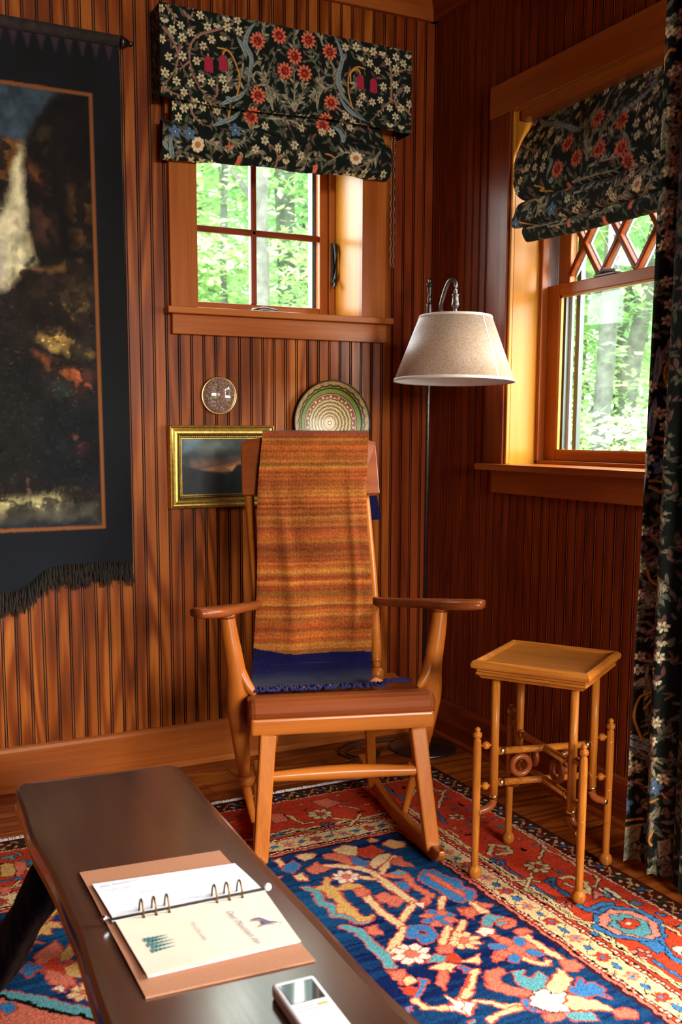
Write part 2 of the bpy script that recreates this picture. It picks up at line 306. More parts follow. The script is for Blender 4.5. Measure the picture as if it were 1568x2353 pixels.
RUG='''S c 18 1117,2220 1155,2206 1205,2159 1217,2125
S c 20 1217,2125 1215,2082 1219,2012 1223,1937
S c 18 1223,1937 1152,1880
S c 14 1234,2117 1272,2154 1316,2189
S c 20 1137,2036 1132,1966 1132,1905 1139,1843
S c 18 1139,1843 1088,1799 1033,1751
P s 0 1121,2072 1147,2068 1160,2049 1136,2020 1121,2035
P c 0 1188,2301 1225,2314 1255,2289 1250,2261 1229,2241 1200,2251 1187,2267
P s 0 1144,2278 1178,2281 1199,2256 1204,2215 1187,2190 1173,2216 1160,2246 1145,2258
P r 0 1254,2274 1295,2274 1307,2233 1281,2226 1254,2210 1235,2244
P b 0 1211,2240 1224,2224 1221,2202 1247,2189 1221,2165 1200,2180 1200,2207
P c 0 1233,2172 1254,2200 1298,2218 1318,2208 1283,2177 1252,2154 1227,2153
P s 0 1332,2186 1323,2157 1333,2114 1302,2129 1288,2164
P o 0 1338,2279 1362,2288 1393,2257 1372,2231 1347,2233 1334,2250 1329,2263
P o 0 1305,2316 1321,2319 1328,2300 1307,2294
P c 0 1075,2307 1110,2315 1129,2295 1111,2275 1092,2270 1084,2288
P b 0 1015,2261 1060,2285 1061,2243 1027,2218 1013,2230
P c 0 1014,2308 1030,2314 1030,2272 1013,2266
P c 0 1019,2204 1050,2207 1047,2164 1023,2176
P s 0 1070,2220 1110,2247 1114,2222 1124,2198 1094,2190 1074,2191
F ws 38 1143,2139
S c 10 1175,2119 1208,2090
S t 22 1022,2125 1038,2101 1021,2036 1036,2013 1023,1973 1046,1954 1057,1919 1075,1911
P o 0 1038,2117 1070,2127 1096,2162 1102,2150 1086,2119 1088,2092 1126,2104 1150,2088 1152,2070 1118,2074 1088,2076 1083,2037 1080,1976 1079,1931 1106,1933 1090,1911 1063,1916 1047,1969 1029,1978 1061,2024 1049,2070 1056,2091
P s 0 1161,2015 1190,2018 1192,2000 1207,1985 1213,1962 1178,1943 1163,1951 1164,1974 1149,1981
P b 0 1236,2054 1256,2053 1270,2029 1241,2001 1231,2018
S s 18 1240,2096 1283,2071 1273,2027 1282,1956 1246,1926
P w 0 1225,1936 1253,1930 1228,1903
P t 0 1258,2105 1286,2110 1297,2086 1271,2085
P b 0 1311,2061 1345,2081 1367,2075 1376,2030 1394,1994 1383,1965 1394,1926 1380,1900 1355,1888 1329,1893 1320,1909 1312,1934 1316,1964 1309,1993 1306,2020 1302,2040
S s 14 1344,2056 1348,1982 1357,1907
S c 16 1303,1930 1266,1889
F sb 44 1238,1849
S b 24 1135,1810 1162,1836 1186,1820 1180,1788 1153,1774 1151,1795
P s 0 1303,1867 1349,1852 1333,1829 1299,1816 1299,1838
S c 14 1280,1810 1232,1769
F cs 40 1232,1738
S c 14 1233,1804 1180,1747
F ws 46 1093,1740
P s 0 1160,1737 1187,1741 1196,1726 1173,1704 1151,1715
P t 0 1108,1698 1140,1714 1154,1698 1140,1676
P c 0 1100,1674 1135,1679 1156,1662 1132,1637 1119,1650
P s 0 1111,1654 1127,1646 1081,1592 1077,1617
P c 0 1173,1666 1225,1673 1201,1640 1186,1654
P b 0 1159,1661 1178,1621 1154,1624
P r 0 1159,1699 1176,1697 1178,1679 1165,1670 1152,1680
S c 15 1170,1616 1133,1578 1089,1544
P w 0 1069,1570 1081,1543 1109,1524 1074,1493 1065,1513 1044,1532 1065,1534
S c 14 1006,1585 1013,1549 1046,1536
P s 0 1062,1888 1086,1884 1080,1844 1064,1845 1053,1864
S t 24 1016,1911 1036,1880 1035,1839 1034,1792 1035,1753 1026,1719
P s 0 1014,1701 1045,1692 1036,1667 1014,1648 1007,1669
P c 0 1022,1661 1044,1669 1044,1639 1019,1634
P r 0 1001,1637 1030,1623 1011,1604 1003,1614
P b 0 1059,1649 1069,1633 1018,1590 1008,1595 1040,1618
P b 0 1384,1956 1389,1920 1356,1880 1346,1901
P c 0 1347,1884 1365,1875 1359,1816 1341,1825
P s 0 1366,1871 1390,1847 1366,1843
P s 0 1321,1865 1337,1842 1308,1812 1301,1837
S t 26 1321,1776 1350,1798 1366,1783 1356,1758
S s 12 1362,1777 1386,1766 1373,1743 1351,1746
P w 0 1282,1759 1310,1770 1323,1746 1302,1728 1282,1738
P s 0 1297,1731 1317,1721 1299,1702
F bs 60 1313,1652
P s 0 1245,1650 1266,1659 1262,1635 1243,1632
S c 18 1367,1690 1373,1620 1377,1573
P s 0 1357,1722 1391,1720 1391,1706 1365,1697
P s 0 1371,1576 1396,1564 1396,1533 1374,1525 1354,1541
S c 14 1307,1613 1312,1592 1333,1576 1346,1585
P s 0 1201,1610 1231,1607 1235,1587 1209,1582 1198,1558 1217,1531 1239,1504 1221,1491 1192,1516 1165,1551 1179,1585
P t 0 1247,1587 1273,1575 1258,1552 1274,1544 1295,1561 1301,1531 1269,1506 1243,1505 1232,1536
P c 0 1272,1505 1304,1518 1340,1548 1350,1537 1345,1509 1304,1478 1281,1472 1269,1484
K w 0 1241,1503 1266,1502 1271,1477 1296,1473 1289,1452 1266,1447 1262,1417 1223,1436 1208,1470
P b 0 1306,1477 1335,1485 1361,1502 1357,1480 1378,1470 1382,1445 1363,1437 1365,1415 1352,1437 1320,1442 1305,1466
P c 0 1295,1460 1317,1443 1337,1412 1341,1378 1308,1405 1272,1412 1268,1440
P b 0 1205,1493 1215,1483 1197,1465 1219,1432 1193,1451 1187,1475
S c 12 1113,1527 1141,1508 1164,1480 1182,1477
S c 12 1176,1469 1128,1472 1099,1461
P s 0 1204,1430 1249,1418 1226,1399 1201,1410
P t 0 1249,1418 1294,1396 1294,1365 1245,1389
P s 0 1347,1380 1366,1377 1378,1355 1364,1341 1330,1358
P w 0 1093,1537 1110,1523 1076,1492 1077,1513
S c 14 1180,1620 1124,1566 1102,1549
L b 15 1592,1703 1640,1717 1691,1669 1692,1608 1653,1557 1617,1547 1554,1598 1540,1654 1592,1703
K p 0 1594,1694 1634,1706 1679,1661 1683,1606 1648,1562 1621,1555 1564,1604 1554,1658
K t 0 1608,1687 1624,1672 1634,1678 1652,1665 1658,1640 1669,1620 1639,1577 1606,1573 1598,1591 1578,1600 1581,1627 1573,1645 1598,1662
K r 0 1605,1651 1635,1651 1650,1636 1643,1618 1611,1609 1592,1625
P w 0 1614,1639 1628,1640 1633,1630 1615,1626
L b 14 1578,1755 1582,1726 1592,1703
L b 14 1582,1726 1629,1734 1656,1725
L b 10 1717,1641 1726,1629
L b 10 1516,1637 1523,1627 1513,1625
L b 14 1633,1546 1599,1483 1601,1451
K b 0 1585,1556 1626,1542 1604,1500 1583,1504
L b 6 1553,1487 1555,1407
L b 10 1595,1896 1619,1897 1601,1876
L b 10 1590,1890 1589,1839 1589,1798
L b 5 1544,1887 1543,1800
L b 5 1547,2019 1548,1932
F kc 34 1625,1967
F kb 22 1550,2041
F kp 22 1549,1517
F kp 18 1551,1769
L c 7 1519,2066 1518,1933 1574,1897
L c 9 1518,1882 1585,1941
L c 6 1515,1884 1517,1709 1550,1671
L c 7 1539,1599 1518,1568 1525,1482 1521,1423 1539,1391
L c 7 1734,2215 1730,2066 1664,2009
L c 7 1712,2045 1726,1998 1720,1897 1725,1850 1684,1810
L c 7 1692,1731 1695,1706 1693,1676
L c 13 1555,2087 1601,2135 1634,2103 1614,2068 1577,2076
L c 8 1599,2100 1611,2084
L c 15 1636,1885 1663,1885 1676,1847 1666,1818 1644,1796 1639,1815
L c 10 1627,1863 1630,1836
K p 0 1667,1801 1668,1767 1634,1760
K w 0 1682,1802 1691,1793 1678,1734 1671,1746
K t 0 1676,1776 1686,1767 1679,1750 1666,1760
K w 0 1697,1795 1707,1790 1698,1737 1688,1741
K g 0 1700,1711 1724,1712 1723,1688 1700,1688
K t 0 1708,1572 1732,1575 1712,1556
L c 7 1691,1594 1692,1537
K w 0 1627,1502 1659,1506 1623,1472
F kc 40 1270,2543
F kg 22 1253,2464
L c 8 1289,2496 1332,2462 1385,2430
L c 8 1375,2486 1311,2429
L c 9 1179,2575 1192,2499 1225,2496
L c 11 1118,2475 1147,2485 1173,2460
L b 8 1049,2445 1110,2467 1127,2483
K s 0 1132,2604 1170,2599 1162,2539 1113,2538
K s 0 1293,2646 1346,2648 1367,2596 1307,2571
L c 6 1063,2467 1134,2479 1215,2428
L c 6 1351,2576 1390,2531
L b 8 1560,2660 1553,2519 1507,2460
L c 8 1686,2553 1712,2541 1618,2432
F kc 24 1626,2344
L c 6 1695,2639 1695,2549 1745,2539
L c 6 1551,2275 1548,2218
L b 7 1594,2404 1567,2316
L c 9 1648,2601 1601,2552
K o 0 348,2607 362,2607 388,2594 386,2559 369,2521 345,2527 339,2542
L b 9 332,2500 359,2503 385,2497
K s 0 386,2601 412,2600 413,2558 393,2521 375,2507
K s 0 325,2454 341,2468 357,2450 333,2419 320,2420
L b 10 403,2605 438,2593 419,2573
L c 6 354,2457 376,2484
L t 10 359,2645 382,2646 386,2625
L t 8 399,2663 409,2639
P o 0 411,2299 431,2304 444,2283 406,2240 427,2211 424,2198 400,2210 398,2179 367,2186 350,2168 371,2144 347,2165 337,2119
L s 6 380,2224 408,2248 442,2275
P s 0 349,2100 400,2139 402,2091 392,2072 354,2046 346,2062
P o 0 397,2077 426,2113 427,2063 410,2047 393,2051
P r 0 354,2042 383,2068 391,2032 417,2039 389,2005 363,2022
P s 0 351,2032 370,2019 402,1976 398,1937 378,1951 353,1974
P o 0 393,2023 423,2028 422,1966 396,1986
P b 0 303,2051 328,2075 354,2042 333,2025 320,2009
P w 0 356,1951 371,1954 382,1938 369,1926
F cs 34 414,1908
S t 40 253,1972 291,1936 325,1905 347,1874 371,1853 400,1825 427,1795
P s 0 251,1963 296,1916 338,1865 382,1824 425,1784 418,1758 234,1848
L k 5 252,1967 296,1920 339,1868 383,1830 425,1786
P b 0 247,1934 268,1937 277,1908 251,1895'''
VAL='''A 1440,2189 1438,2257 1437,2324 1440,2346
A 1440,2186 1412,2230 1400,2285
A 1440,2186 1465,2238 1473,2284
A 1361,2184 1351,2244 1329,2285 1308,2348
A 1361,2184 1336,2253 1349,2310 1386,2388
A 1521,2206 1521,2268 1551,2318 1568,2366
A 1521,2206 1531,2281 1521,2336 1491,2393
A 1298,2248 1336,2259 1374,2236 1399,2195
A 1585,2289 1544,2272 1504,2243 1478,2206
A 1308,2348 1330,2406 1337,2440
A 1435,2351 1439,2413 1446,2453
A 1298,2264 1286,2301 1311,2332
A 1544,2413 1524,2449 1491,2444
A 1571,2367 1591,2324 1571,2264
A 1335,2164 1399,2167 1464,2170 1531,2167
A 1272,2145 1297,2126 1259,2099
A 1135,2067 1178,2056 1246,2042
A 1271,2033 1321,2056 1334,2018
A 987,2043 1028,2059 1051,2019
A 1209,2081 1246,2069 1296,2098
A 1703,2084 1633,2087 1572,2051 1531,2064
A 1767,2103 1724,2062 1661,2038
A 1464,2033 1498,2060 1491,2001
A 1198,2233 1211,2279 1206,2316
A 1261,2313 1248,2262 1223,2237
A 1605,2326 1612,2281 1598,2245
A 1694,2339 1667,2307 1688,2281
N 1302,2442 1280,2414 1268,2374 1289,2334 1280,2272 1273,2233
N 1240,2389 1261,2362 1273,2326
N 1588,2448 1605,2417 1615,2379 1598,2319 1612,2270 1653,2229 1713,2185
N 1176,2178 1210,2194 1247,2213 1279,2248
N 1198,2203 1223,2193
N 1157,2113 1191,2129 1234,2151 1260,2179
N 1179,2141 1203,2127
N 1602,2257 1633,2221 1667,2202 1716,2185
N 1592,2169 1619,2155 1633,2128 1643,2170
N 1625,2398 1611,2367
N 1017,2068 1027,2021 1039,2006
N 993,2049 1016,2025
M 994,2377 1022,2350 1041,2306 1032,2262 1002,2215 984,2197
M 1006,2442 1029,2419 1035,2402
M 1064,2436 1081,2418 1094,2441
M 1225,2427 1170,2399 1116,2376 1086,2345 1079,2291 1096,2240 1125,2201 1161,2174 1167,2164
M 1079,2291 1049,2265
M 1168,2234 1168,2207 1149,2183
M 984,2197 1025,2187 1060,2181
M 1041,2306 1057,2345
M 1083,2184 1095,2143 1130,2115 1148,2107
M 1885,2237 1851,2262 1808,2274 1758,2226 1720,2186
M 1808,2274 1807,2356 1792,2407 1735,2421 1694,2420
M 1807,2356 1850,2380 1886,2392
M 1837,2242 1822,2288 1865,2335
M 1921,2503 1842,2449 1806,2449
M 1598,2216 1667,2179
M 1379,2006 1386,2052 1347,2082
M 1386,2035 1431,2069
M 1379,1995 1398,2008
W 989,2431
H 1000,2404
W 1117,2434
W 1053,2393
W 1024,2375
W 1084,2377
W 1056,2358
H 1171,2417
W 1140,2404
W 1207,2413
H 1204,2442
W 1241,2441
W 1247,2409
W 1153,2367
W 1125,2344
H 1193,2383
W 1056,2303
W 1011,2293
W 1102,2296
W 990,2341
W 999,2245
W 1035,2225
W 1081,2227
W 1116,2247
W 1150,2240
W 1188,2256
W 1198,2229
W 1058,2197
W 1028,2158
W 1066,2156
W 1096,2172
W 1127,2167
W 1049,2128
W 1177,2161
W 1342,2137
W 1628,2420
W 1669,2428
H 1706,2432
W 1735,2424
H 1771,2429
H 1687,2399
W 1723,2386
W 1753,2366
W 1794,2401
W 1824,2420
W 1853,2404
W 1824,2383
H 1874,2434
W 1777,2318
W 1822,2330
W 1869,2321
W 1695,2273
W 1682,2246
W 1733,2259
W 1765,2271
W 1801,2249
W 1846,2254
W 1880,2272
W 1824,2223
W 1629,2193
W 1657,2175
H 1802,2196
H 1849,2196
W 1474,2148
W 1551,2146
W 1587,2148
W 1334,2088
W 1306,2060
W 1383,2072
W 1445,2089
W 1476,2063
H 1353,2040
H 1418,2042
W 1015,2005
W 1095,2003
W 1130,2005
W 1162,2002
W 1612,2009
W 1651,2016
W 1679,2017
W 1714,2030
W 1759,2017
W 1796,2038
C 1111,2053
C 1675,2073
U 1310,2389
U 1386,2418
U 1491,2421
U 1568,2396
U 1440,2362
U 1405,2312
U 1475,2314
U 1310,2222
U 1573,2230
U 1292,2160
U 1554,2167
B 1142,2291
B 1191,2303
B 1686,2318
B 1738,2314
b 1250,2020
b 1534,2029
b 1378,2000
G 1173,2347 1206,2345 1230,2319 1248,2268 1235,2211
G 1191,2329 1200,2344 1218,2339 1239,2304
G 1142,2311 1140,2322
G 1704,2364 1673,2365 1642,2337 1638,2285 1655,2223
G 1689,2333 1677,2357 1649,2344 1646,2315
G 1222,2177 1213,2142
Q 1034,2081
Q 1082,2082
Q 1234,2109
g 1202,2056 1230,2062
g 1215,2071 1212,2043
g 1558,2073 1592,2068'''
BLB='''A 2328,1927 2338,1978 2366,2029 2410,2073
A 2328,1927 2323,1985 2301,2022 2311,2073
A 2328,1927 2282,1964 2269,2014 2210,2060
A 2337,2096 2351,2057 2383,2038
A 2306,2124 2311,2073 2341,2033
A 2258,2105 2263,2054 2269,2014
A 2510,1976 2494,2017 2433,2030
A 2236,1974 2238,2005 2201,2027
A 2400,1883 2317,1882 2231,1878 2157,1892
A 2373,1845 2291,1849 2199,1850
A 2159,1800 2124,1819 2054,1819
A 2121,1783 2079,1789 2053,1809
A 2539,1809 2521,1835 2502,1820
A 2225,1772 2181,1795 2123,1803
A 2482,1770 2412,1769 2328,1770
A 2590,2116 2526,2127 2473,2134
A 2118,2093 2149,2138 2087,2142
A 2311,1767 2256,1772 2195,1776
A 2210,1785 2205,1820 2168,1833
A 2616,1841 2587,1842 2567,1814
A 2311,1907 2232,1910 2157,1903
A 2124,1834 2082,1835 2055,1849
A 2594,1784 2474,1780 2353,1774
N 2658,2146 2589,2104 2506,2082 2459,2031
N 2506,2082 2425,2044 2382,2027
N 2543,2109 2505,2071 2480,2092
N 2239,2034 2180,2046 2124,2075 2057,2104
N 2139,2090 2119,2098
N 2198,1977 2174,1948 2158,1913 2129,1916
N 2507,1924 2491,1960 2505,1974
N 2497,1904 2471,1910
M 2674,2062 2585,2017 2511,2010
M 2155,2120 2147,2092
M 2122,2035 2143,2026 2108,2036 2067,2044
M 2380,2146 2396,2134
M 2598,1867 2477,1855
M 2345,1784 2329,1797 2381,1835
M 2273,1797 2240,1764 2226,1793
M 2713,2023 2671,1978 2612,1976
M 2691,1994 2649,1925
M 2168,1833 2125,1844 2071,1872
W 2464,2125
W 2417,2130
H 2383,2117
W 2330,2128
W 2270,2128
H 2217,2118
W 2179,2132
W 2134,2128
W 2173,2092
W 2433,2089
W 2156,2032
W 2146,1984
W 2102,2000
W 2084,2083
W 2104,2063
W 2067,2074
W 2135,1948
W 2098,1966
W 2073,1972
H 2073,1947
W 2537,2070
W 2532,2055
W 2575,2063
W 2611,2069
W 2487,2027
W 2635,2052
W 2675,2032
W 2575,2000
W 2529,1989
W 2631,2017
H 2626,1971
W 2532,1955
W 2571,1964
W 2607,1972
H 2568,1934
W 2634,1937
W 2648,1910
W 2679,1950
W 2662,2129
W 2610,2098
W 2656,2090
W 2694,2067
W 2400,1834
W 2342,1808
W 2220,1818
W 2202,1800
H 2296,1786
H 2228,1786
W 2366,1794
W 2152,1871
W 2114,1880
W 2063,1884
W 2140,1848
W 2527,1862
W 2430,1789
U 2311,2042
U 2207,2007
U 2434,2004
U 2378,1947
U 2275,1946
U 2194,1930
U 2459,1933
U 2168,1890
Q 2465,1817
Q 2643,1805
b 2145,1769
b 2403,1767
b 2417,1873
b 2246,1744
G 2562,1907 2524,1893 2542,1888 2496,1879
G 2617,1859 2569,1868 2522,1846
G 2619,1806 2547,1784
G 2535,2135 2500,2139
C 2109,1813'''
CUR='''W 1864,2091
W 1850,2002
W 1855,1909
W 1853,1772
W 1853,1679
W 1848,1620
W 1841,2084
G 1853,2048 1863,2049 1872,2029 1873,2007
G 1839,1906 1839,1886 1822,1873
G 1837,1796 1840,1776 1815,1763
G 1819,1726 1834,1690 1829,1653 1807,1631
A 1843,1833 1837,1850 1842,1871
A 1824,1803 1836,1781 1847,1731
A 1818,1713 1832,1702 1845,1692
A 1827,1855 1832,1825 1838,1801
A 1855,1862 1860,1825 1861,1786
A 1847,1961 1831,1976 1836,2008
A 1862,1735 1853,1707 1861,1669
A 1814,1635 1840,1613 1824,1585
A 1857,2127 1863,2112 1848,2079
A 1831,1919 1842,1935 1833,1952
A 1866,1916 1869,1878 1864,1839
A 1844,2135 1847,2121
M 1863,1996 1848,1977 1832,1942
M 1838,1806 1851,1794
M 1843,1666 1853,1642 1840,1613
W 1838,1457
W 1841,1419
W 1848,1512
W 1857,1600
W 1849,1194
W 1835,1161
W 1798,1422
W 1777,1097
H 1801,1147
W 1788,1261
W 1794,1222
H 1781,1132
Q 1838,1060
Q 1792,1000
G 1807,1357 1831,1333 1844,1294 1836,1258 1822,1228
G 1808,1349 1826,1316
G 1835,1301 1838,1284
G 1862,1025 1839,1023 1811,1004
G 1861,1009 1838,997 1810,996
A 1848,1573 1821,1549 1809,1567
A 1808,1342 1819,1303 1809,1252
A 1829,1253 1808,1242 1796,1252
A 1792,1076 1777,1051 1796,1030
A 1827,988 1811,947 1830,930
A 1785,970 1777,940 1766,951
A 1804,1172 1792,1182 1779,1177
A 1836,1374 1841,1344 1843,1324
N 1841,1233 1820,1212 1800,1207
N 1835,1243 1807,1222 1787,1212
N 1856,1355 1856,1305 1863,1254
N 1858,1229 1862,1178 1863,1126
N 1868,1100 1875,1048 1874,969
M 1821,1126 1841,1111 1802,1137
M 1833,1101 1808,1121 1813,1152
M 1831,1507 1805,1513
W 1873,1121
W 1867,1079
W 1872,1043
W 1867,1260
g 1825,1129 1846,1131
W 1870,898
W 1871,803
W 1870,732
W 1789,672
W 1815,659
H 1804,613
W 1861,571
W 1821,589
W 1864,535
W 1821,549
W 1783,581
W 1775,552
W 1755,588
W 1750,665
H 1751,628
H 1757,528
H 1794,515
W 1806,390
W 1796,362
W 1754,422
W 1764,374
W 1875,305
B 1797,436
U 1797,770
G 1857,797 1846,768 1816,753
G 1806,749 1777,744
G 1823,485 1855,462 1865,407 1845,345
G 1819,481 1846,433
G 1812,477 1773,480 1798,456
g 1856,889 1840,886
g 1808,896 1804,875
A 1815,851 1857,896 1832,928
A 1815,851 1845,813 1872,825
A 1815,851 1785,884 1781,908
A 1815,847 1824,781 1816,753
A 1815,743 1847,728 1855,757
A 1815,693 1781,709 1765,751
A 1816,698 1852,707 1864,675
A 1843,542 1847,495 1838,471
A 1825,474 1829,427 1833,375
A 1801,833 1787,806 1800,814
A 1834,948 1802,959 1810,978
A 1772,966 1774,909
A 1767,789 1758,751 1765,711
N 1882,345 1844,330 1796,313
N 1873,358 1831,344 1810,335
N 1896,943 1889,873 1892,808
N 1891,732 1891,670 1895,618
M 1876,647 1848,637 1828,631 1860,615
M 1848,632 1823,662
M 1807,665 1802,636 1777,650
M 1857,559 1810,559 1829,540
M 1762,604 1747,573
W 1884,672
W 1884,620
W 1886,537
W 1876,304
W 1859,276
W 1805,253
W 1807,221
W 1734,273
W 1753,419
W 1760,371
W 1805,389
W 1796,362
W 1775,240
Q 1877,170
Q 1814,115
Q 1752,248
G 1891,126 1861,126 1832,137
G 1890,101 1860,107 1833,122
G 1749,133 1759,109 1751,94
G 1734,234 1725,224
G 1758,210 1742,218
V 1819,198 1840,169 1808,156 1785,182 1793,200
V 1887,95 1837,114 1840,77 1875,42 1890,65
V 1888,29 1838,42 1831,16 1881,-8
V 1826,89 1783,120 1777,91 1807,58
V 1826,47 1793,53 1787,31 1822,9
V 1769,98 1746,148 1755,162 1766,127
V 1739,106 1714,119 1711,83 1736,62
V 1765,26 1740,44 1738,17 1763,2
V 1734,29 1710,60 1707,19 1729,14
V 1765,175 1736,199 1739,171 1759,157
V 1814,105 1784,127 1772,142 1777,164
A 1877,320 1854,319 1826,307
A 1864,96 1858,70 1870,40
A 1802,50 1812,67 1796,101
A 1725,88 1728,59 1714,37
A 1859,12 1856,35 1842,48
A 1756,315 1762,279 1745,274
N 1883,353 1859,332 1827,324 1834,297
N 1821,302 1794,303 1774,326
N 1822,329 1792,341 1779,332
M 1882,244 1855,266 1829,282
M 1876,228 1848,230 1830,222
M 1815,283 1788,271 1776,292
M 1770,334 1752,323
M 1759,358 1765,326 1748,321
M 1793,130 1773,159'''
TAP='''1c1512 60 520,2222 916,2282 878,707 462,733
323e48 6 496,2218 487,2009 512,2014 544,2018 572,2000 603,2061 643,2116 670,2151 711,2182 784,2183 786,2262
120c0a 6 670,2138 790,2181 774,1625 615,1667 594,1832 577,1982 609,2061
6a4420 8 475,2013 525,2016 569,2013 554,1954 526,1889 469,1870
8a5c28 8 474,1995 531,2008 549,1985 522,1951
3a2c1c 14 609,2049 654,2055 646,1997 614,2012
b8a878 6 562,1999 574,1988 578,1882 582,1767 590,1717 599,1666 574,1625 534,1590 443,1540 450,1706 498,1823 526,1889 548,1954
d2c59c 8 563,1968 572,1919 575,1792 576,1690 535,1610 469,1567 475,1708 515,1825 544,1916
9a8c80 12 450,1706 501,1735 508,1582 444,1553
20150f 8 540,1591 601,1659 655,1683 762,1678 756,1464 568,1456 531,1506
3a2a18 18 572,1560 706,1621 774,1612 771,1518 621,1484
6a4a26 6 577,1641 654,1659 742,1679 734,1660 640,1640
5a3018 10 586,1958 650,1927 654,1864 622,1873
55381c 16 714,1883 775,1902 770,1731 723,1727
40281a 16 594,1820 647,1837 656,1722 604,1744
5c4a26 10 650,1538 779,1539 771,1525 676,1524
7a6030 8 580,1443 661,1466 727,1422 767,1383 725,1368 658,1393
a88040 5 644,1452 674,1458 694,1441 666,1431
a88848 5 632,1405 666,1409 655,1386
8a4a28 8 585,1391 657,1360 711,1341 777,1322 757,1288 722,1260 669,1299
b05a34 6 698,1351 759,1335 772,1308 737,1290 703,1314
141210 20 450,1399 578,1364 611,1191 551,1002 434,1004
0f1012 20 601,1271 777,1233 783,969 603,960
2a3028 12 642,1299 682,1300 688,1273 654,1265
6a3a24 5 674,1137 704,1134 697,1123
7a3a2c 6 724,1109 752,1102 737,1067 703,1075
6a4a38 3 546,1009 554,1002 555,954 549,953
8a7a50 14 418,938 522,935 616,946 706,950 712,929 601,891 416,871
bdb27c 10 418,927 549,934 643,942 671,933 548,913 417,898
4a4438 14 416,891 629,911 767,899 773,856 415,851
20242a 10 416,871 774,870 780,839 414,841'''
PIC='''2a302e 60 1285,1135 1283,926 1047,933 1051,1136
4a5048 20 1073,1107 1189,1114 1285,1091 1158,1070
5a4238 14 1095,1049 1220,1059 1284,1068 1284,1039 1188,1025 1095,1020
8a5c40 6 1188,1030 1284,1049 1284,1019 1204,1010 1126,1019
c08050 4 1220,1026 1284,1040 1284,1025 1244,1011
1a1c1c 6 1061,1035 1141,1016 1220,1000 1252,1014 1284,1031 1283,911 1059,918
0d0f10 5 1236,1005 1260,1035 1284,1043 1283,911 1235,913
50606a 16 1066,1129 1143,1128 1111,1092 1065,1078'''
# ------------------------------------------------------------------ room shell
YA, XB, ZC = 3.178, 2.044, 2.68
WA = dict(x0=1.124, x1=1.74, z0=1.552, z1=2.15)         # opening in the back wall
WB = dict(y0=1.62, y1=2.687, z0=1.04, z1=2.165)         # opening in the right wall
floor = struct(MB().box(-2.5, 2.5, -2.5, 3.5, -0.12, -0.022).build('floor', W['redX']))
ceil = struct(MB().box(-2.5, 2.4, -2.5, 3.5, ZC, ZC + 0.1).build('ceiling', W['redX']))
m = MB(); T0, T1 = YA + 0.012, YA + 0.30; e = .012
m.box(-2.5, WA['x0'] - e, T0, T1, -0.02, ZC); m.box(WA['x1'] + e, XB + 0.3, T0, T1, -0.02, ZC)
m.box(WA['x0'] - e, WA['x1'] + e, T0, T1, -0.02, WA['z0'] - .022); m.box(WA['x0'] - e, WA['x1'] + e, T0, T1, WA['z1'] + e, ZC)
wall_back = struct(m.build('wall_back', W['redZ']))
m = MB(); X0, X1 = XB + 0.012, XB + 0.24
m.box(X0, X1, WB['y1'] + e, T0, -0.02, ZC); m.box(X0, X1, 1.30, WB['y0'] - e, -0.02, ZC); m.box(X0, X1, -2.5, 0.35, -0.02, ZC)
m.box(X0, X1, WB['y0'] - e, WB['y1'] + e, -0.02, WB['z0'] - .022); m.box(X0, X1, WB['y0'] - e, WB['y1'] + e, WB['z1'] + e, ZC); m.box(X0, X1, 0.35, 1.30, 2.05, ZC); m.box(X0, X1, 0.35, 1.30, -0.02, 0.12)
wall_right = struct(m.build('wall_right', W['redZ']))
m = MB(); m.box(-2.5, 0.2, -2.52, -2.4, -0.02, ZC); m.box(1.8, XB + 0.1, -2.52, -2.4, -0.02, ZC); m.box(0.2, 1.8, -2.52, -2.4, -0.02, 0.6); m.box(0.2, 1.8, -2.52, -2.4, 2.15, ZC)
wall_front = struct(m.build('wall_front', W['redZ']))
wall_left = struct(MB().box(-2.5, -2.4, -2.4, T0, -0.02, ZC).build('wall_left', W['redZ']))

BP = 0.0429                                              # one bead to the next
def board_mesh(w, L, seed):
    key = ('board', round(w, 4), round(L, 3), seed)
    if key in board_mesh.c: return board_mesh.c[key]
    def bead(u): return [(u, 0), (u + .0004, -.006), (u + .0028, -.006), (u + .0034, -.0012), (u + .0046, .0004), (u + .0060, .0004), (u + .0072, -.0012), (u + .0078, -.006), (u + .0102, -.006), (u + .0106, 0)]
    pr = bead(0) + bead(w / 2) + [(w - .0002, 0)]
    v = []; 
    for z in (0, L): v += [(u, -d, z) for u, d in pr] + [(w - .0002, .0115, z), (0, .0115, z)]
    n = len(pr) + 2; f = [(i, (i + 1) % n, n + (i + 1) % n, n + i) for i in range(n)]
    f.append(tuple(range(n - 1, -1, -1))); f.append(tuple(range(n, 2 * n)))
    me = D.meshes.new('board'); me.from_pydata(v, [], f); me.update(); board_mesh.dark = [i for i in range(n) if i in (0, 1, 2, 7, 8, 10, 11, 12, 17, 18)]; board_mesh.c[key] = me; return me
board_mesh.c = {}
def boards(parent, mat, k0, k1, w, pos, rz, hole, z0, z1):
    for k in range(k0, k1):
        a, b = pos(k); lo, hi = min(a, b), max(a, b); segs = [(z0, z1)]
        if hole and hi > hole[0] - .02 and lo < hole[1] + .02: segs = [(z0, hole[2] - .02), (hole[3] + .03, z1)]
        for s0, s1 in segs:
            mat_ = W['redZ'] if (rz == 0 and lo > 1.84) else mat  # corner shade put into the colour: back-wall boards there take the darker red wood
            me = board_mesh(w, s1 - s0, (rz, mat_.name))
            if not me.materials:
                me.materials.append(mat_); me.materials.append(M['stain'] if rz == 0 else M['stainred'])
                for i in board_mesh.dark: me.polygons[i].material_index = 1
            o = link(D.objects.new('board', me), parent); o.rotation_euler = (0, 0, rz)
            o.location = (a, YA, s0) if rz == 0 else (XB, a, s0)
w = BP * 2
